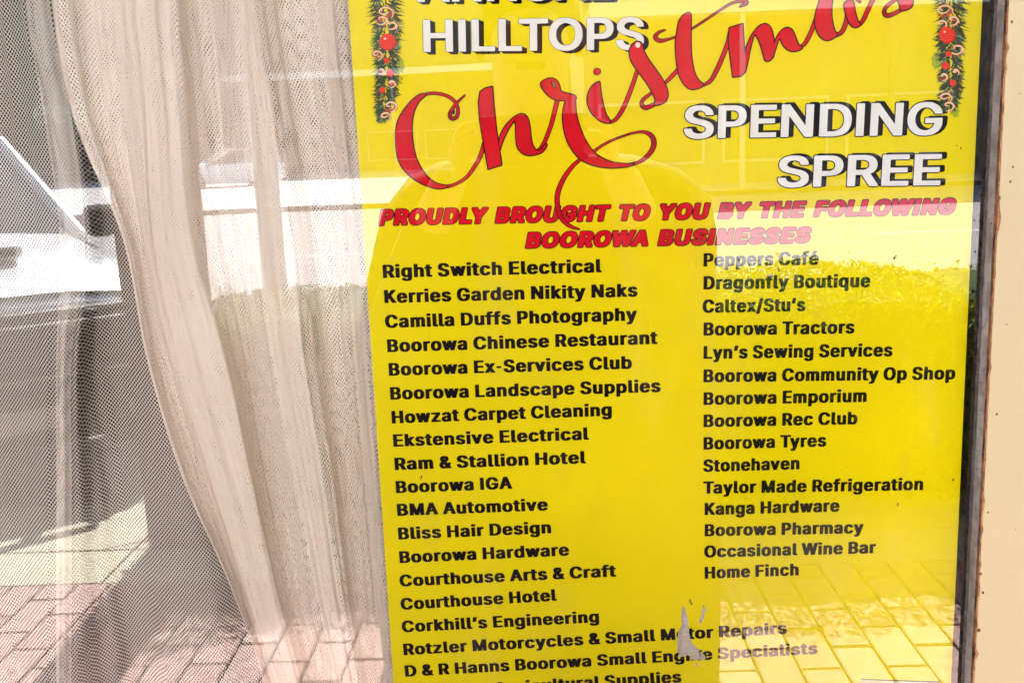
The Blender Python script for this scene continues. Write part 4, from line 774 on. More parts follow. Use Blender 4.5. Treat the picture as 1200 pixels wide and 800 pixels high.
CAPL = (Vector(P2(447, 326.3)) - Vector(P2(447, 310.7))).length
left = [("Right Switch Electrical",446.9,326,704.3,319.2),("Kerries Garden Nikity Naks",448.7,355.4,747,347.6),("Camilla Duffs Photography",450.2,384.5,746,375.6),
 ("Boorowa Chinese Restaurant",452.2,412.9,770,403),("Boorowa Ex-Services Club",454,440.5,740.5,432),("Boorowa Landscape Supplies",455.7,468.5,774,459.2),
 ("Howzat Carpet Cleaning",457.5,496.3,717.5,487),("Ekstensive Electrical",459.3,523.5,689.5,515),("Ram & Stallion Hotel",461,550.8,686,542.7),
 ("Boorowa IGA",462.5,577.8,599.8,572.4),("BMA Automotive",464,604.4,642,597.7),("Bliss Hair Design",465.3,632,646.5,624.4),("Boorowa Hardware",466.8,659.6,667,650.4),
 ("Courthouse Arts & Craft",467.5,687,721.5,675),("Courthouse Hotel",469,714.3,652,703.3),("Corkhill\u2019s Engineering",470.3,740.6,702.7,728.4),
 ("Rotzler Motorcycles & Small Motor Repairs",471.6,767.3,921.8,741.5),("D & R Hanns Boorowa Small Engine Specialists",473.4,792.5,957.5,765),("Corkhill\u2019s Agricultural Supplies",474.5,818.5,798.5,798.5)]
right = [("Peppers Caf\u00e9",822.7,312.4,958.9,310.3),("Dragonfly Boutique",822.7,339.3,1019.4,336.4),("Caltex/Stu\u2019s",822.2,366.6,943.4,364.4),("Boorowa Tractors",822.7,393.2,1000.8,390.6),
 ("Lyn\u2019s Sewing Services",822.7,420.5,1045.3,417.3),("Boorowa Community Op Shop",822.5,447.8,1118.7,444.2),("Boorowa Emporium",822.7,474.4,1015.5,470.6),("Boorowa Rec Club",822.7,500.3,1004.2,496.7),
 ("Boorowa Tyres",822.7,526.6,967.8,522.7),("Stonehaven",823,552.6,937,549.4),("Taylor Made Refrigeration",823,578.1,1081.5,573.5),("Kanga Hardware",824,603,983.2,598.7),
 ("Boorowa Pharmacy",824,627.8,1010.8,624),("Occasional Wine Bar",824,652.7,1025.3,647.3),("Home Finch",824.2,677.5,936,673.2)]
for lines, cap in ((left, CAPL), (right, CAPL*1.0)):
    for t, x0, y0, x1, y1 in lines:
        p = Print()
        for g in lay('L', t, x0, y0, x1, y1, cap):
            for lp in group_loops(g): p.poly(lp, M['black'], 1)
        p.build('printed_name')

px_m = (Vector(P2(700, 300)) - Vector(P2(701, 300))).length    # metres per survey unit on the sheet
def heading(name, setk, t, x0, y0, x1, y1, cappx, drop, fill, back, outline, shear=0, layer=1, space=.35, track=0):
    p = Print(); cap = cappx*px_m*.985
    gl = lay(setk, t, x0, y0, x1, y1, cap, space, shear, track)
    for gi, g in enumerate(gl):
        if drop:
            dx, dz = drop[0]*px_m, -drop[1]*px_m
            for q in g:
                n = len(q)
                for i in range(n):
                    a, c = q[i], q[(i+1) % n]
                    p.poly([[a, c, (c[0]+dx, c[1]+dz), (a[0]+dx, a[1]+dz)]], back, layer + (i % 3)*.15)
                p.strip([(a[0]+dx, a[1]+dz) for a in q], [outline*2*px_m]*n, back, layer + .6, True)
            for lp in group_loops(g): p.poly([[(a[0]+dx, a[1]+dz) for a in L] for L in lp], back, layer + 1.2)
        for q in g: p.strip(q, [outline*2*px_m]*len(q), back, layer + 1.5, True)
        for lp in group_loops(g): p.poly(lp, fill, layer + 2.6)
    return p.build(name)
heading('printed_heading', 'H', 'HILLTOPS', 491.5, 61.3, 754.5, 58.3, 35.5, (5.2, 2.6), M['white'], M['black'], .45)
heading('printed_heading', 'H', 'ANNUAL', 487.5, 2.8, 717, .3, 35.5, (5.2, 2.6), M['white'], M['black'], .45)
heading('printed_heading', 'H', 'SPENDING', 798, 162.6, 1103.5, 158.3, 37.0, (4.6, -1.0), M['white'], M['black'], 1.25)
heading('printed_heading', 'H', 'SPREE', 907.5, 219.6, 1102, 217.2, 36.0, (4.6, -1.0), M['white'], M['black'], 1.25)
heading('printed_heading', 'P', 'PROUDLY BROUGHT TO YOU BY THE FOLLOWING', 441.5, 264.3, 1117, 251.0, 18.6, None, M['red'], M['darkred'], 1.05, shear=.22, space=.62)
heading('printed_heading', 'P', 'BOOROWA BUSINESSES', 613.5, 291.0, 947.5, 284.5, 18.6, None, M['red'], M['darkred'], 1.05, shear=.22, space=.62)

# ---- the brush script word, thick strokes as outlines and hairlines as ribbons
p = Print()
def T(o, s, pts): return [tuple(P2(o[0] + q[0]/s, o[1] + q[1]/s)) for q in pts]
def smooth(pts, n=3, closed=True):
    for _ in range(2):
        out = []; m = len(pts)
        for i in range(m if closed else m-1):
            a = pts[i]; c = pts[(i+1) % m]
            out.append(tuple(a[k]*.75 + c[k]*.25 for k in range(len(a)))); out.append(tuple(a[k]*.25 + c[k]*.75 for k in range(len(a))))
        if not closed: out = [pts[0]] + out + [pts[-1]]
        pts = out
    return pts
def cr(pts, n=5):
    out = []
    for i in range(len(pts)-1):
        p0 = pts[max(0, i-1)]; p1 = pts[i]; p2 = pts[i+1]; p3 = pts[min(len(pts)-1, i+2)]
        for j in range(n):
            t = j/n
            out.append(tuple(.5*(2*p1[k] + (p2[k]-p0[k])*t + (2*p0[k]-5*p1[k]+4*p2[k]-p3[k])*t*t + (3*p1[k]-p0[k]-3*p2[k]+p3[k])*t**3) for k in range(len(p1))))
    return out + [pts[-1]]
A_, B_, C_, D_, E_ = ((440,80),5), ((620,30),5), ((640,130),5.336), ((780,0),7.275), ((920,0),7.5)
lay_n = [6.0]
def blob(fr, pts, sm=True, ol=1.45):
    pts = [tuple(q) for q in pts]
    if sm: pts = smooth(pts)
    P = T(fr[0], fr[1], pts)
    p.strip(P, [ol*2*px_m]*len(P), M['black'], lay_n[0], True); p.poly([P], M['red'], lay_n[0] + 1.0); lay_n[0] += .15
def hair(fr, pts, ol=.75, sc=1.0):
    pts = cr([(q[0], q[1], q[2]) for q in pts], 5)
    P = T(fr[0], fr[1], [(q[0], q[1]) for q in pts]); ws = [q[2]*sc for q in pts]
    p.strip(P, [(w_ + .9)*px_m for w_ in ws], M['black'], lay_n[0]); p.strip(P, [max(.7, w_ - 1.2)*px_m for w_ in ws], M['red'], lay_n[0] + .7); lay_n[0] += .15
# hairlines first, thick strokes over them
hair(A_, [(525,158,1.2),(490,190,2.6),(455,232,3.6),(436,268,4.2),(442,292,4.2),(465,294,4),(482,270,4),(480,225,3.6),(452,183,3.4),(400,156,3.2),(330,147,3),(275,160,3.5)])
hair(A_, [(378,697,5),(450,686,3.2),(530,642,3.6),(590,562,4.2),(620,500,4.6),(638,440,4.6)])
hair(B_, [(30,742,3),(60,728,4),(92,680,4.4),(130,580,4.8),(155,480,5),(168,430,5)])
hair(C_, [(500,342,4.5),(570,325,3.4),(625,290,4.6),(665,240,5.6),(674,190,5.8),(652,150,5),(605,132,3),(530,142,2),(430,177,2.2),(350,217,2.6),(288,262,3)])
hair(C_, [(215,303,3.6),(165,347,4.2),(112,420,5.2),(77,500,5.6),(69,570,5.6),(85,650,5.4),(115,695,4.4),(160,725,3.8),(207,740,1.6)])
hair(B_, [(476,568,3),(510,548,4.2),(545,498,4.8),(580,420,4.8),(610,340,4.6),(638,255,4.4)])
hair(B_, [(735,462,4.4),(685,482,5),(660,464,4.4),(668,435,3.8),(715,398,3.2)])
hair(B_, [(790,345,3),(840,295,4.4),(880,252,4.4)])
hair(B_, [(797,28,1.4),(762,40,3),(738,68,4.4),(765,90,4.2),(812,83,2.6),(862,66,2.2)])
hair(D_, [(215,253,2),(330,180,2.3),(440,105,2.3),(540,42,2.4),(620,14,3),(678,14,4.2),(688,32,4),(655,48,3),(630,62,1.2)])
hair(D_, [(322,728,3),(385,688,4.4),(430,610,5),(480,500,5),(525,380,4.6),(548,270,4)])
hair(E_, [(125,418,3),(170,388,4.4),(215,310,4.8),(255,210,4.4),(280,130,4)])
hair(E_, [(455,310,4.4),(500,280,5),(533,200,5),(545,120,4.6),(545,40,4.4)])
hair(E_, [(655,217,4.2),(690,170,4.8),(730,80,4.8),(770,0,4.6),(800,-70,4)])
hair(E_, [(1010,95,4),(940,130,4.4),(890,140,4.6),(868,112,4.4),(890,60,4),(965,2,3.2),(1000,-40,3)])
hair(E_, [(612,-20,3.4),(655,20,2.6)])
blob(A_, [(275,150),(240,165),(185,220),(135,295),(118,370),(120,450),(130,530),(165,595),(225,650),(290,685),(360,706),(405,702),(430,690),(385,685),(335,668),(285,620),(240,540),(217,450),(209,350),(220,260),(250,195),(300,155)])
blob(A_, [(722,412),(765,330),(825,277),(865,266),(893,290),(905,350),(912,430),(928,470),(952,487),(972,478),(1000,440),(1005,455),(975,495),(940,505),(895,512),(858,497),(830,465),(824,400),(824,310),(806,310),(765,380),(738,445),(727,490)])
blob(A_, [(684,110),(640,121),(615,140),(606,200),(612,300),(640,470),(662,590),(738,566),(725,480),(705,340),(692,220)], False)
blob(B_, [(62,345),(90,320),(128,308),(163,322),(180,360),(182,388),(215,398),(275,412),(272,440),(235,437),(155,438),(105,405)])
blob(C_, [(183,-25),(186,20),(205,95),(245,190),(292,257),(340,293),(410,325),(520,335),(560,330),(510,349),(420,356),(320,348),(232,315),(180,270),(130,190),(105,80),(106,0),(120,-55),(135,-90),(155,-98),(179,-98)])
blob(B_, [(410,330),(370,352),(345,400),(341,455),(365,512),(410,556),(450,571),(482,568),(455,535),(435,480),(420,400),(414,335)])
blob(B_, [(378,272),(385,256),(402,252),(418,262),(416,280),(400,288),(385,286)], True, .9)
blob(B_, [(587,165),(592,135),(612,105),(640,94),(662,108),(668,150),(700,205),(760,285),(800,350),(815,400),(805,440),(780,458),(732,470),(744,440),(725,395),(690,335),(640,270),(600,215)])
blob(D_, [(214,103),(155,128),(115,180),(97,270),(84,380),(92,520),(112,640),(160,725),(210,764),(270,757),(335,728),(275,690),(237,610),(217,480),(212,350),(214,200)])
blob(D_, [(925,372),(955,305),(1000,250),(1050,238),(1085,268),(1110,340),(1135,395),(1165,398),(1155,425),(1080,442),(1030,420),(993,378),(975,318),(955,350),(925,450),(905,510)])
blob(D_, [(678,440),(702,372),(740,290),(800,220),(855,204),(895,238),(915,310),(924,370),(925,440),(905,510),(848,528),(835,470),(800,350),(765,288),(745,310),(715,430),(695,550),(670,620)])
blob(D_, [(655,208),(545,242),(538,330),(543,420),(575,656),(640,648),(675,615),(690,560),(668,430)], False)
blob(E_, [(425,-70),(410,0),(402,100),(410,200),(436,290),(465,305),(410,347),(360,359),(310,332),(275,270),(258,200),(270,110),(292,40),(325,-70)])
blob(E_, [(515,22),(595,0),(605,80),(622,150),(640,205),(665,212),(640,240),(600,243),(565,212),(545,160),(525,100)], True)
blob(E_, [(1000,-70),(985,0),(995,22),(1012,60),(1008,100),(1090,82),(1120,45),(1118,0),(1090,-70)])
# pin hole at the top of the s and slits in the loops
wh = [(637 + 15*cos(a), 115 + 17*sin(a)) for a in [k*pi/5 for k in range(10)]]
p.poly([T((620,30),5,wh)], M['white'], 12)
p.poly([T((620,30),5,[(125,330),(140,325),(158,350),(160,372),(145,362),(130,345)])], M['black'], 12)
p.poly([T((620,30),5,[(133,335),(142,332),(154,352),(154,364),(145,356)])], mat('print_olive', (.3,.22,.02), .5, .3), 12.6)
p.poly([T((440,80),5,[(460,240),(466,250),(464,268),(455,276),(450,262)])], M['black'], 12)
p.build('printed_script_word')

# ---- the two printed garlands
gm = [mat('garland_green_dark', (.012,.035,.012), .5,.06), mat('garland_green', (.045,.10,.04), .5,.06), mat('garland_green_grey', (.16,.22,.14), .5,.06), mat('garland_brown', (.10,.035,.012), .5,.06)]
m_holly = mat('holly_print', (.36,.40,.02), .5,.06); m_ball = mat('bauble_print', (.72,.03,.012), .5,.06); m_ball2 = mat('bauble_print_shade', (.42,.01,.006), .5,.06)
m_cream = mat('ribbon_print_cream', (.80,.55,.36), .5,.06); m_rib = mat('ribbon_print_red', (.50,.05,.03), .5,.06)
def garland(cl, wid, balls, holly, rib, seed):
    p = Print(); random.seed(seed)
    def needle(x, y, a, L, wd, m, ly):
        dx, dy = cos(a), sin(a)
        p.poly([[P2(x - dy*wd/2, y + dx*wd/2), P2(x + dx*L*.5 - dy*wd*.42 , y + dy*L*.5 + dx*wd*.42), P2(x + dx*L, y + dy*L), P2(x + dx*L*.5 + dy*wd*.42, y + dy*L*.5 - dx*wd*.42), P2(x + dy*wd/2, y - dx*wd/2)]], m, ly)
    for x, y, s, a in holly:
        pts = []
        for k in range(16):
            t = k/16*2*pi; r = (1.0 if k % 2 else .74)
            q = (cos(t)*s*r, sin(t)*s*.55*r); pts.append(P2(x + q[0]*cos(a) - q[1]*sin(a), y + q[0]*sin(a) + q[1]*cos(a)))
        p.poly([pts], m_holly, 1); needle(x - cos(a)*s*.8, y - sin(a)*s*.8, a, s*1.6, .7, gm[1], 1.6)
    def cxy(t):
        f = t*(len(cl)-1); i = min(len(cl)-2, int(f)); u = f-i
        return cl[i][0]*(1-u)+cl[i+1][0]*u, cl[i][1]*(1-u)+cl[i+1][1]*u, wid[i]*(1-u)+wid[i+1]*u
    for i in range(1000):
        t = random.random(); x, y, w_ = cxy(t); side = random.choice((-1, 1)); off = random.uniform(0, .45)*w_*side
        a = pi/2 - side*random.uniform(.25, 1.5) + (0 if random.random() < .75 else random.uniform(-1, 1))
        L = w_*random.uniform(.4, .7)
        r = random.random()
        needle(x + off, y, a, L, random.uniform(1.0, 1.8), gm[0] if r < .62 else gm[1] if r < .78 else gm[2] if r < .86 else gm[3], 2 + random.random()*2)
    for x, y, s in rib:
        for m, wd, dd in ((m_rib, 2.6, 0), (m_cream, 1.6, .7)):
            ph = random.uniform(0, 3)
            for q in range(2):
                pts = [P2(x + s*cos(k*.55 + ph + q*2)*(.5+.06*k), y + s*.8*sin(k*.55 + ph + q*2)*(.4+.06*k) + (k-4)*.5) for k in range(9)]
                p.strip(pts, [wd*(.5 + .5*sin(k*.4))*px_m for k in range(9)], m, 4.2 + dd)
    for x, y, r in balls:
        p.poly([[P2(x + r*cos(a), y + r*sin(a)) for a in [k*pi/14 for k in range(28)]]], m_ball2, 5.6)
        p.poly([[P2(x - r*.07 + r*.9*cos(a), y - r*.07 + r*.9*sin(a)) for a in [k*pi/14 for k in range(28)]]], m_ball, 6)
        if r > 6:
            for k in range(4):
                p.strip([P2(x - r*.7 + j*r*.35, y - r*.5 + k*r*.3 - (j-2)**2*.35) for j in range(5)], [.5*px_m]*5, m_ball2, 6.3)
            p.poly([[P2(x - r*.35 + r*.16*cos(a), y - r*.4 + r*.12*sin(a)) for a in [k*pi/5 for k in range(10)]]], m_cream, 6.6)
    p.build('printed_garland')
garland([(449,-40),(450,0),(454,30),(453,60),(453,90),(452,110),(449,128),(447,142)], [23,24,23,21,20,18,13,7],
        [(454.4,49.6,10),(457,86,4.6),(448,106,3.6),(453,71,3.4)], [(468,76,12,1.4),(438,48,9,1.9),(447,136,11,1.7)], [(452,14,10),(442,64,7),(458,124,8),(452,136,7),(448,24,7),(459,98,5),(460,30,6),(447,84,4)], 3)
garland([(1114,-40),(1114,0),(1114,30),(1113,55),(1114,80),(1114,100),(1112,118),(1112,128)], [24,24,23,21,19,19,16,10],
        [(1110,41.6,9.8),(1108,77.6,4.6),(1116.4,97.6,4),(1111,63.6,3.4)], [(1097,72,12,1.5),(1124,44,9,1.2),(1118,128,12,1.3)], [(1107,12,10),(1122,58,8),(1108,114,8),(1112,124,7),(1117,24,7),(1106,90,5),(1104,28,6),(1120,84,4)], 4)
# abraded patch where old tape has lifted the ink
p = Print(); m_worn = mat('worn_ink', (.42,.35,.34), .7, .2, var=.15, vscale=500)
m_worn3 = mat('worn_paper', (.50,.43,.41), .8, .1, var=.25, vscale=900)
W0 = ((760,690),8)
for pts in ([(310,170),(330,150),(352,180),(350,240),(372,280),(365,330),(380,380),(378,430),(400,490),(455,545),(500,590),(540,640),(520,660),(470,640),(440,660),(400,655),(380,620),(340,610),(310,640),(270,600),(262,540),(268,470),(280,400),(290,360),(320,330),(300,290),(305,230)],
            [(512,150),(540,170),(530,215),(510,260),(498,300),(470,315),(472,290),(490,250),(500,200)],
            [(440,690),(462,680),(470,700),(455,730),(440,715)]):
    random.seed(3); pts = [(x + random.uniform(-7,7), y + random.uniform(-7,7)) for x, y in smooth(pts)[::2]]
    p.poly([T(W0[0], W0[1], pts)], m_worn, 14)
    cx_ = sum(q[0] for q in pts)/len(pts); cy_ = sum(q[1] for q in pts)/len(pts)
    p.poly([T(W0[0], W0[1], [(cx_ + (x-cx_)*.62 + random.uniform(-9,9), cy_ + (y-cy_)*.8 + random.uniform(-9,9)) for x, y in pts])], m_worn3, 14.5)
for pts in ([(375,85),(392,95),(412,140),(400,145),(385,115)], [(512,140),(520,150),(518,165),(510,158)], [(468,570),(500,560),(505,580),(480,590),(490,620),(480,625)]):
    p.poly([T(W0[0], W0[1], pts)], mat('worn_ink_dark', (.12,.09,.05), .7, .2), 15)
p.build('worn_patch')
# pale box printed near the foot
p = Print()
p.poly([[P2(1009,812),P2(1009,794),P2(1100,797),P2(1100,815)]], mat('box_print_green', (.42,.50,.30), .5,.06), 3)
p.poly([[P2(1009,795.2),P2(1009,794),P2(1100,797),P2(1100,798.6)]], M['black'], 4)
p.build('printed_box')

# ================================================================= net curtains
def interp(tab, y):
    ys = [0,140,280,420,560,700,820]
    if y <= ys[0]: i = 0
    elif y >= ys[-1]: i = len(ys)-2
    else: i = max(k for k in range(len(ys)-1) if ys[k] <= y)
    u = (y-ys[i])/(ys[i+1]-ys[i]); 
    # smooth through neighbours
    g = lambda k: tab[min(max(k,0),len(tab)-1)]
    if 0 <= u <= 1:
        a, b_, c, d = g(i-1), g(i), g(i+1), g(i+2)
        return .5*(2*b_ + (c-a)*u + (2*a-5*b_+4*c-d)*u*u + (3*b_-a-3*c+d)*u**3)
    return tab[i] + (tab[i+1]-tab[i])*u
def panel(b, keys, depths, dens, m, yo=0, uvk=(1, 1), rip=.0, seed=0, uvs=None):
    """a hanging surface: KEYS are fold lines across the cloth, DEPTHS how far each hangs behind the glass"""
    rows = [-1262 + 16*j for j in range(168)]
    K = len(keys); cols = []
    for k in range(K-1):
        n = dens[k] if isinstance(dens, list) else dens
        for j in range(n): cols.append((k, j/n))
    cols.append((K-2, 1.0))
    base = len(b.v); nC = len(cols)
    rnd = random.Random(seed); ph = [rnd.uniform(0, 6.28) for _ in range(6)]
    grid = []
    for y in rows:
        acc = 0; prev = None; line = []
        for k, u in cols:
            e = u*u*(3-2*u)
            x = interp(keys[k], y)*(1-u) + interp(keys[k+1], y)*u
            d = depths[k]*(1-e) + depths[k+1]*e + yo
            s = k + u
            d += rip*(sin(s*9 + ph[0] + y*.004) + .6*sin(s*17 + ph[1] - y*.006) + .4*sin(s*29 + ph[2] + y*.003) + .35*sin(s*47 + ph[3] - y*.011)*sin(y*.009 + s*3 + ph[4]))
            p_ = on(x, y, d)
            if prev is not None: acc += (p_ - prev).length
            prev = p_; line.append((p_, acc))
        grid.append(line)
    mid = 0
    for j, line in enumerate(grid):
        for i, (p_, acc) in enumerate(line):
            b.v.append(tuple(p_)); uvs.append((((p_.x*1.04 + .3*p_.y) if seed == 21 else acc*uvk[0]) + seed*.00137 + .0006*sin(j*.35 + i*.11), p_.z*uvk[1] + .0005*sin(i*.5 + seed)))
    mi = b.mi(m)
    for j in range(len(grid)-1):
        for i in range(nC-1):
            a = base + j*nC + i; b.f.append((a + nC, a + nC + 1, a + 1, a)); b.m.append(mi)
def build_net(b, name, parent, uvs):
    o = b.build(name, parent, smooth=False)
    me = o.data; me.polygons.foreach_set('use_smooth', [True]*len(me.polygons))
    uvl = me.uv_layers.new(name='UVMap'); 
    flat = []
    for lp in me.loops: flat += uvs[lp.vertex_index]
    uvl.data.foreach_set('uv', flat)
    return o
Ka = [ 61,  87, 144, 172, 214, 275, 313]
Kb = [112, 128, 160, 190, 232, 283, 318]
Kc = [158, 170, 178, 208, 250, 290, 326]
Kd = [196, 208, 221, 262, 292, 322, 352]
Ke = [240, 250, 262, 288, 312, 342, 372]
Kf = [280, 292, 302, 320, 345, 372, 395]
Kg = [297, 320, 342, 356, 378, 398, 418]
Kh = [330, 350, 370, 385, 405, 420, 436]
Ki = [364, 385, 402, 412, 425, 437, 448]
Kj = [392, 405, 420, 430, 440, 450, 458]
Kk = [430, 440, 452, 460, 468, 476, 482]
Kl = [500, 505, 510, 515, 520, 524, 528]
def lerpk(a, b_, t): return [x*(1-t) + y*t for x, y in zip(a, b_)]
drape = empty('net_curtain', (0, .1, 1.2)); tag(drape, 'beige net curtain hanging in bunched folds beside the yellow poster', 'curtain')
drape.location = (0, 0, 0)
b = MB(); U = []
panel(b, [Ka,Kb,Kc,Kd,Ke,Kf,Kg,Kh,Ki,Kj,Kk,Kl], [.055,.072,.058,.057,.088,.060,.058,.086,.072,.060,.078,.070], 15, M['net'], rip=.0018, seed=1, uvs=U)
build_net(b, 'net_front', drape, U)
b = MB(); U = []
panel(b, [lerpk(Ka,Kb,-.02), lerpk(Ka,Kb,.35), lerpk(Kb,Kc,.2), lerpk(Kc,Kd,.0), lerpk(Kd,Ke,.05), lerpk(Ke,Kf,-.25), lerpk(Ke,Kf,.3), lerpk(Kf,Kg,.1), lerpk(Kg,Kh,.02), lerpk(Kh,Ki,.5), lerpk(Ki,Kj,.2), lerpk(Kj,Kk,.1), Kl],
      [.060,.085,.066,.064,.068,.095,.10,.066,.064,.095,.08,.068,.085], 13, M['net'], yo=.009, rip=.0016, seed=2, uvs=U)
build_net(b, 'net_lining', drape, U)
b = MB(); U = []
for a, c, q in ((lerpk(Ka,Kb,.0), lerpk(Ka,Kb,.16), .062), (lerpk(Kc,Kd,-.1), lerpk(Kc,Kd,1.0), .09), (lerpk(Kf,Kg,0), lerpk(Kf,Kg,1.0), .09), (lerpk(Ki,Kj,.15), lerpk(Ki,Kj,1.0), .10), (lerpk(Kb,Kc,.45), Kc, .1), (lerpk(Kd,Ke,0), lerpk(Kd,Ke,.3), .11)):
    for n in range(2): panel(b, [a, lerpk(a, c, .5), c], [q + .012*n, q - .004 + .012*n, q + .012*n], 5, M['net'], rip=.0015, seed=5 + n + int(q*1000), uvs=U)
build_net(b, 'gathered_fold', drape, U)

back = empty('sheer_curtain', (0, 0, 0)); tag(back, 'thin grey beige sheer net hanging behind the fuller curtain over the dark room', 'curtain')
b = MB(); U = []
SA = [-1500]*7; SB = [-1000]*7; SC_ = [-520]*7; SD = [-240]*7; S0 = [-60,-60,-60,-60,-60,-60,-60]; S1 = [-5,8,12,12,10,8,6]; S2 = [30,52,70,66,66,66,66]; S3 = [58,84,100,84,84,84,84]; S4 = [90,110,130,120,135,150,165]; S5 = [170,180,200,200,215,230,245]; S6 = [300,320,330,340,350,360,370]
panel(b, [SA,SB,SC_,SD,S0,S1,S2,S3,S4,S5,S6], [.18,.22,.17,.21,.22,.19,.16,.17,.21,.18,.22], 10, M['net_back'], rip=.003, seed=21, uvs=U)
build_net(b, 'net', back, U)
b = MB(); U = []
panel(b, [S2, lerpk(S2,S3,.5), S3], [.165,.16,.165], 4, M['net_back'], seed=31, uvs=U)
panel(b, [S2, lerpk(S2,S3,.5), S3], [.175,.17,.175], 4, M['net_back'], seed=32, uvs=U)
build_net(b, 'gathered_fold', back, U)

# ================================================================= the photographer
def skinned(name, pts, edges, radii, m, parent, root=0, sub=2):
    me = bpy.data.meshes.new(name); me.from_pydata(pts, edges, []); me.materials.append(m)
    o = bpy.data.objects.new(name, me); link(o, parent)
    sk = o.modifiers.new('skin', 'SKIN'); sk.use_smooth_shade = True
    for i, r in enumerate(radii):
        v = me.skin_vertices[0].data[i]; v.radius = r if isinstance(r, tuple) else (r, r); v.use_root = (i == root)
    ss = o.modifiers.new('sub', 'SUBSURF'); ss.levels = sub; ss.render_levels = sub
    return o
per = empty('person', (0, -1.08, 0)); tag(per, 'person in dark clothes holding up a phone, mirrored as a dark shape in the glass', 'person')
# local: y forward (to the glass) is +; floor at 0
pts = [(0,0,.92),(0,0,1.05),(0,.01,1.22),(0,0,1.36),(0,.005,1.44),(0,.02,1.52),(0,.035,1.60),(0,.02,1.67)]
rad = [(.155,.12),(.15,.11),(.17,.12),(.13,.09),(.055,.055),(.06,.065),(.078,.09),(.06,.07)]
edges = [(i, i+1) for i in range(7)]
def chain(start, ps, rs):
    i0 = start
    for q, r in zip(ps, rs): pts.append(q); rad.append(r); edges.append((i0, len(pts)-1)); i0 = len(pts)-1
    return i0
hands = []
for s in (-1, 1):
    chain(3, [(s*.10,0,1.375),(s*.175,0,1.36),(s*.235,.02,1.22),(s*.255,.06,1.10),(s*.20,.20,1.24),(s*.135,.295,1.38),(s*.115,.315,1.41)], [.075,.062,.05,.045,.038,.028,.03])
    hands.append(len(pts)-1)
    chain(0, [(s*.10,0,.84),(s*.105,.01,.66),(s*.11,.02,.48),(s*.11,-.01,.28),(s*.11,-.03,.09),(s*.115,.03,.045),(s*.12,.12,.03)], [.105,.085,.062,.058,.042,.042,.035])
skinned('body', pts, edges, rad, M['skin'], per)
for s in (-1, 1):   # five fingers and thumb wrap the phone
    for k in range(4):
        z = 1.47 - k*.019; L = (.9, 1.0, .95, .78)[k]
        skinned('finger', [(s*.115,.315,1.415 + (1.5-k)*.008),(s*.108,.330,z-.02),(s*.10,.338,z),(s*.088,.337,z+.004*L),(s*.070,.331,z+.006*L)], [(0,1),(1,2),(2,3),(3,4)], [.012,.0095,.0088,.008,.007], M['skin'], per, sub=1)
    skinned('thumb', [(s*.112,.30,1.405),(s*.10,.302,1.43),(s*.085,.305,1.448),(s*.066,.309,1.455)], [(0,1),(1,2),(2,3)], [.013,.011,.0095,.0085], M['skin'], per, sub=1)
# shirt over torso and upper arms
sp_ = [(0,0,.84),(0,0,1.0),(0,.01,1.20),(0,0,1.36),(0,0,1.405)]; sr = [(.20,.145),(.185,.14),(.205,.15),(.15,.11),(.085,.08)]; se = [(0,1),(1,2),(2,3),(3,4)]
for s in (-1, 1):
    i0 = 3
    for q, r in zip([(s*.11,0,1.37),(s*.18,0,1.355),(s*.24,.02,1.22),(s*.262,.05,1.11),(s*.245,.10,1.13),(s*.20,.20,1.24),(s*.15,.275,1.35)], [.09,.078,.068,.064,.06,.05,.042]):
        sp_.append(q); sr.append(r); se.append((i0, len(sp_)-1)); i0 = len(sp_)-1
skinned('shirt', sp_, se, sr, M['shirt'], per)
tp = [(0,0,.96),(0,0,.88)]; trr = [(.17,.13),(.185,.145)]; te = [(0,1)]
for s in (-1, 1):
    i0 = 1
    for q, r in zip([(s*.10,0,.80),(s*.108,.01,.62),(s*.112,.02,.46),(s*.112,-.01,.26),(s*.112,-.025,.10)], [.125,.105,.085,.08,.075]):
        tp.append(q); trr.append(r); te.append((i0, len(tp)-1)); i0 = len(tp)-1
skinned('trousers', tp, te, trr, M['trousers'], per)
b = MB(); secs = []
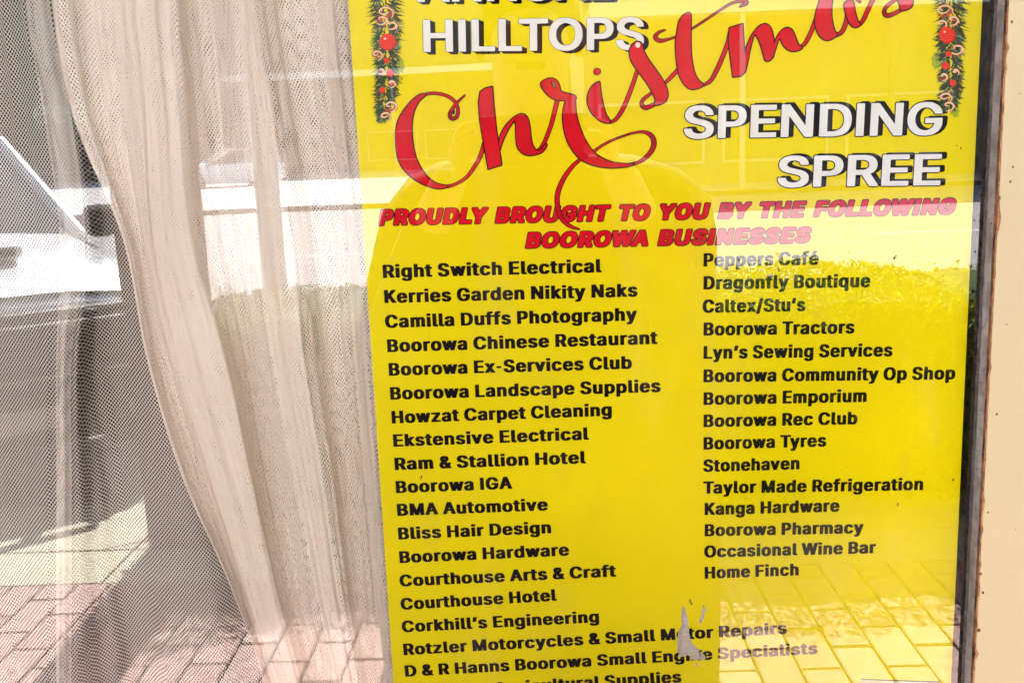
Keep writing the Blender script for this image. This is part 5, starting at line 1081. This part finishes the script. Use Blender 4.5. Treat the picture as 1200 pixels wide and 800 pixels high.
for z, hw, dp in ((1.43,.10,.07),(1.42,.17,.09),(1.395,.225,.105),(1.34,.275,.12),(1.27,.298,.13),(1.2,.31,.135),(1.0,.316,.15),(.8,.32,.16),(.62,.322,.165),(.45,.318,.165),(.32,.31,.16),(.30,.29,.15)):
    hr = hw if z < 1.0 else min(.322, hw*(1.13 if z < 1.41 else 1.05))
    secs.append([((hr if cos(a) > 0 else hw)*cos(a)*(1 + .02*sin(6*a + z*4)), dp*sin(a)*(1 + .06*sin(5*a + z*3)) - .01, z) for a in [k*2*pi/40 for k in range(40)]])
loft(b, secs, M['shirt']); b.build('loose_coat', per, smooth=True)
for s in (-1, 1):
    b = MB(); b.bbox((s*.118-.05, -.09, 0), (s*.118+.05, .19, .075), M['shoe'], .03); b.build('shoe', per, smooth=True)
# hair, nose, ears, eyes
bm = bmesh.new(); bmesh.ops.create_uvsphere(bm, u_segments=24, v_segments=16, radius=1)
for v in bm.verts: v.co = Vector((v.co.x*.088, v.co.y*.105 - .012, v.co.z*.105 + 1.655))
bmesh.ops.delete(bm, geom=[v for v in bm.verts if v.co.y > .055 and v.co.z < 1.69 or v.co.z < 1.56], context='VERTS')
b = MB(); b.bm(bm, M['hair']); b.build('hair', per, smooth=True)
b = MB(); b.cyl((0,.12,1.635),(0,.145,1.60), .008, .016, M['skin'], 10); b.build('nose', per, smooth=True)
for s in (-1, 1):
    b = MB(); b.bbox((s*.083-.008,.01,1.585),(s*.083+.008,.04,1.645), M['skin'], .006); b.build('ear', per, smooth=True)
    b = MB(); b.bbox((s*.032-.013,.112,1.633),(s*.032+.013,.122,1.645), M['white'], .005); e = b.build('eye', per, smooth=True)
b = MB(); b.bbox((-.024,.112,1.562),(.024,.121,1.574), M['darkred'], .004); b.build('mouth', per, smooth=True)
b = MB(); b.bbox((-.078,-.757,1.415),(.078,-.749,1.487), M['phone'], .004); ph = b.build('phone')
b = MB(); b.cyl((0,-.7488,1.45),(0,-.7470,1.45), .009, .008, M['car_glass'], 16); b.build('camera_lens', ph, smooth=True)
b = MB(); b.box((-.072,-.7578,1.42),(.072,-.7572,1.482), M['car_glass']); b.build('screen', ph)
tag(ph, 'black phone held level in both hands by the mirrored photographer', 'phone')
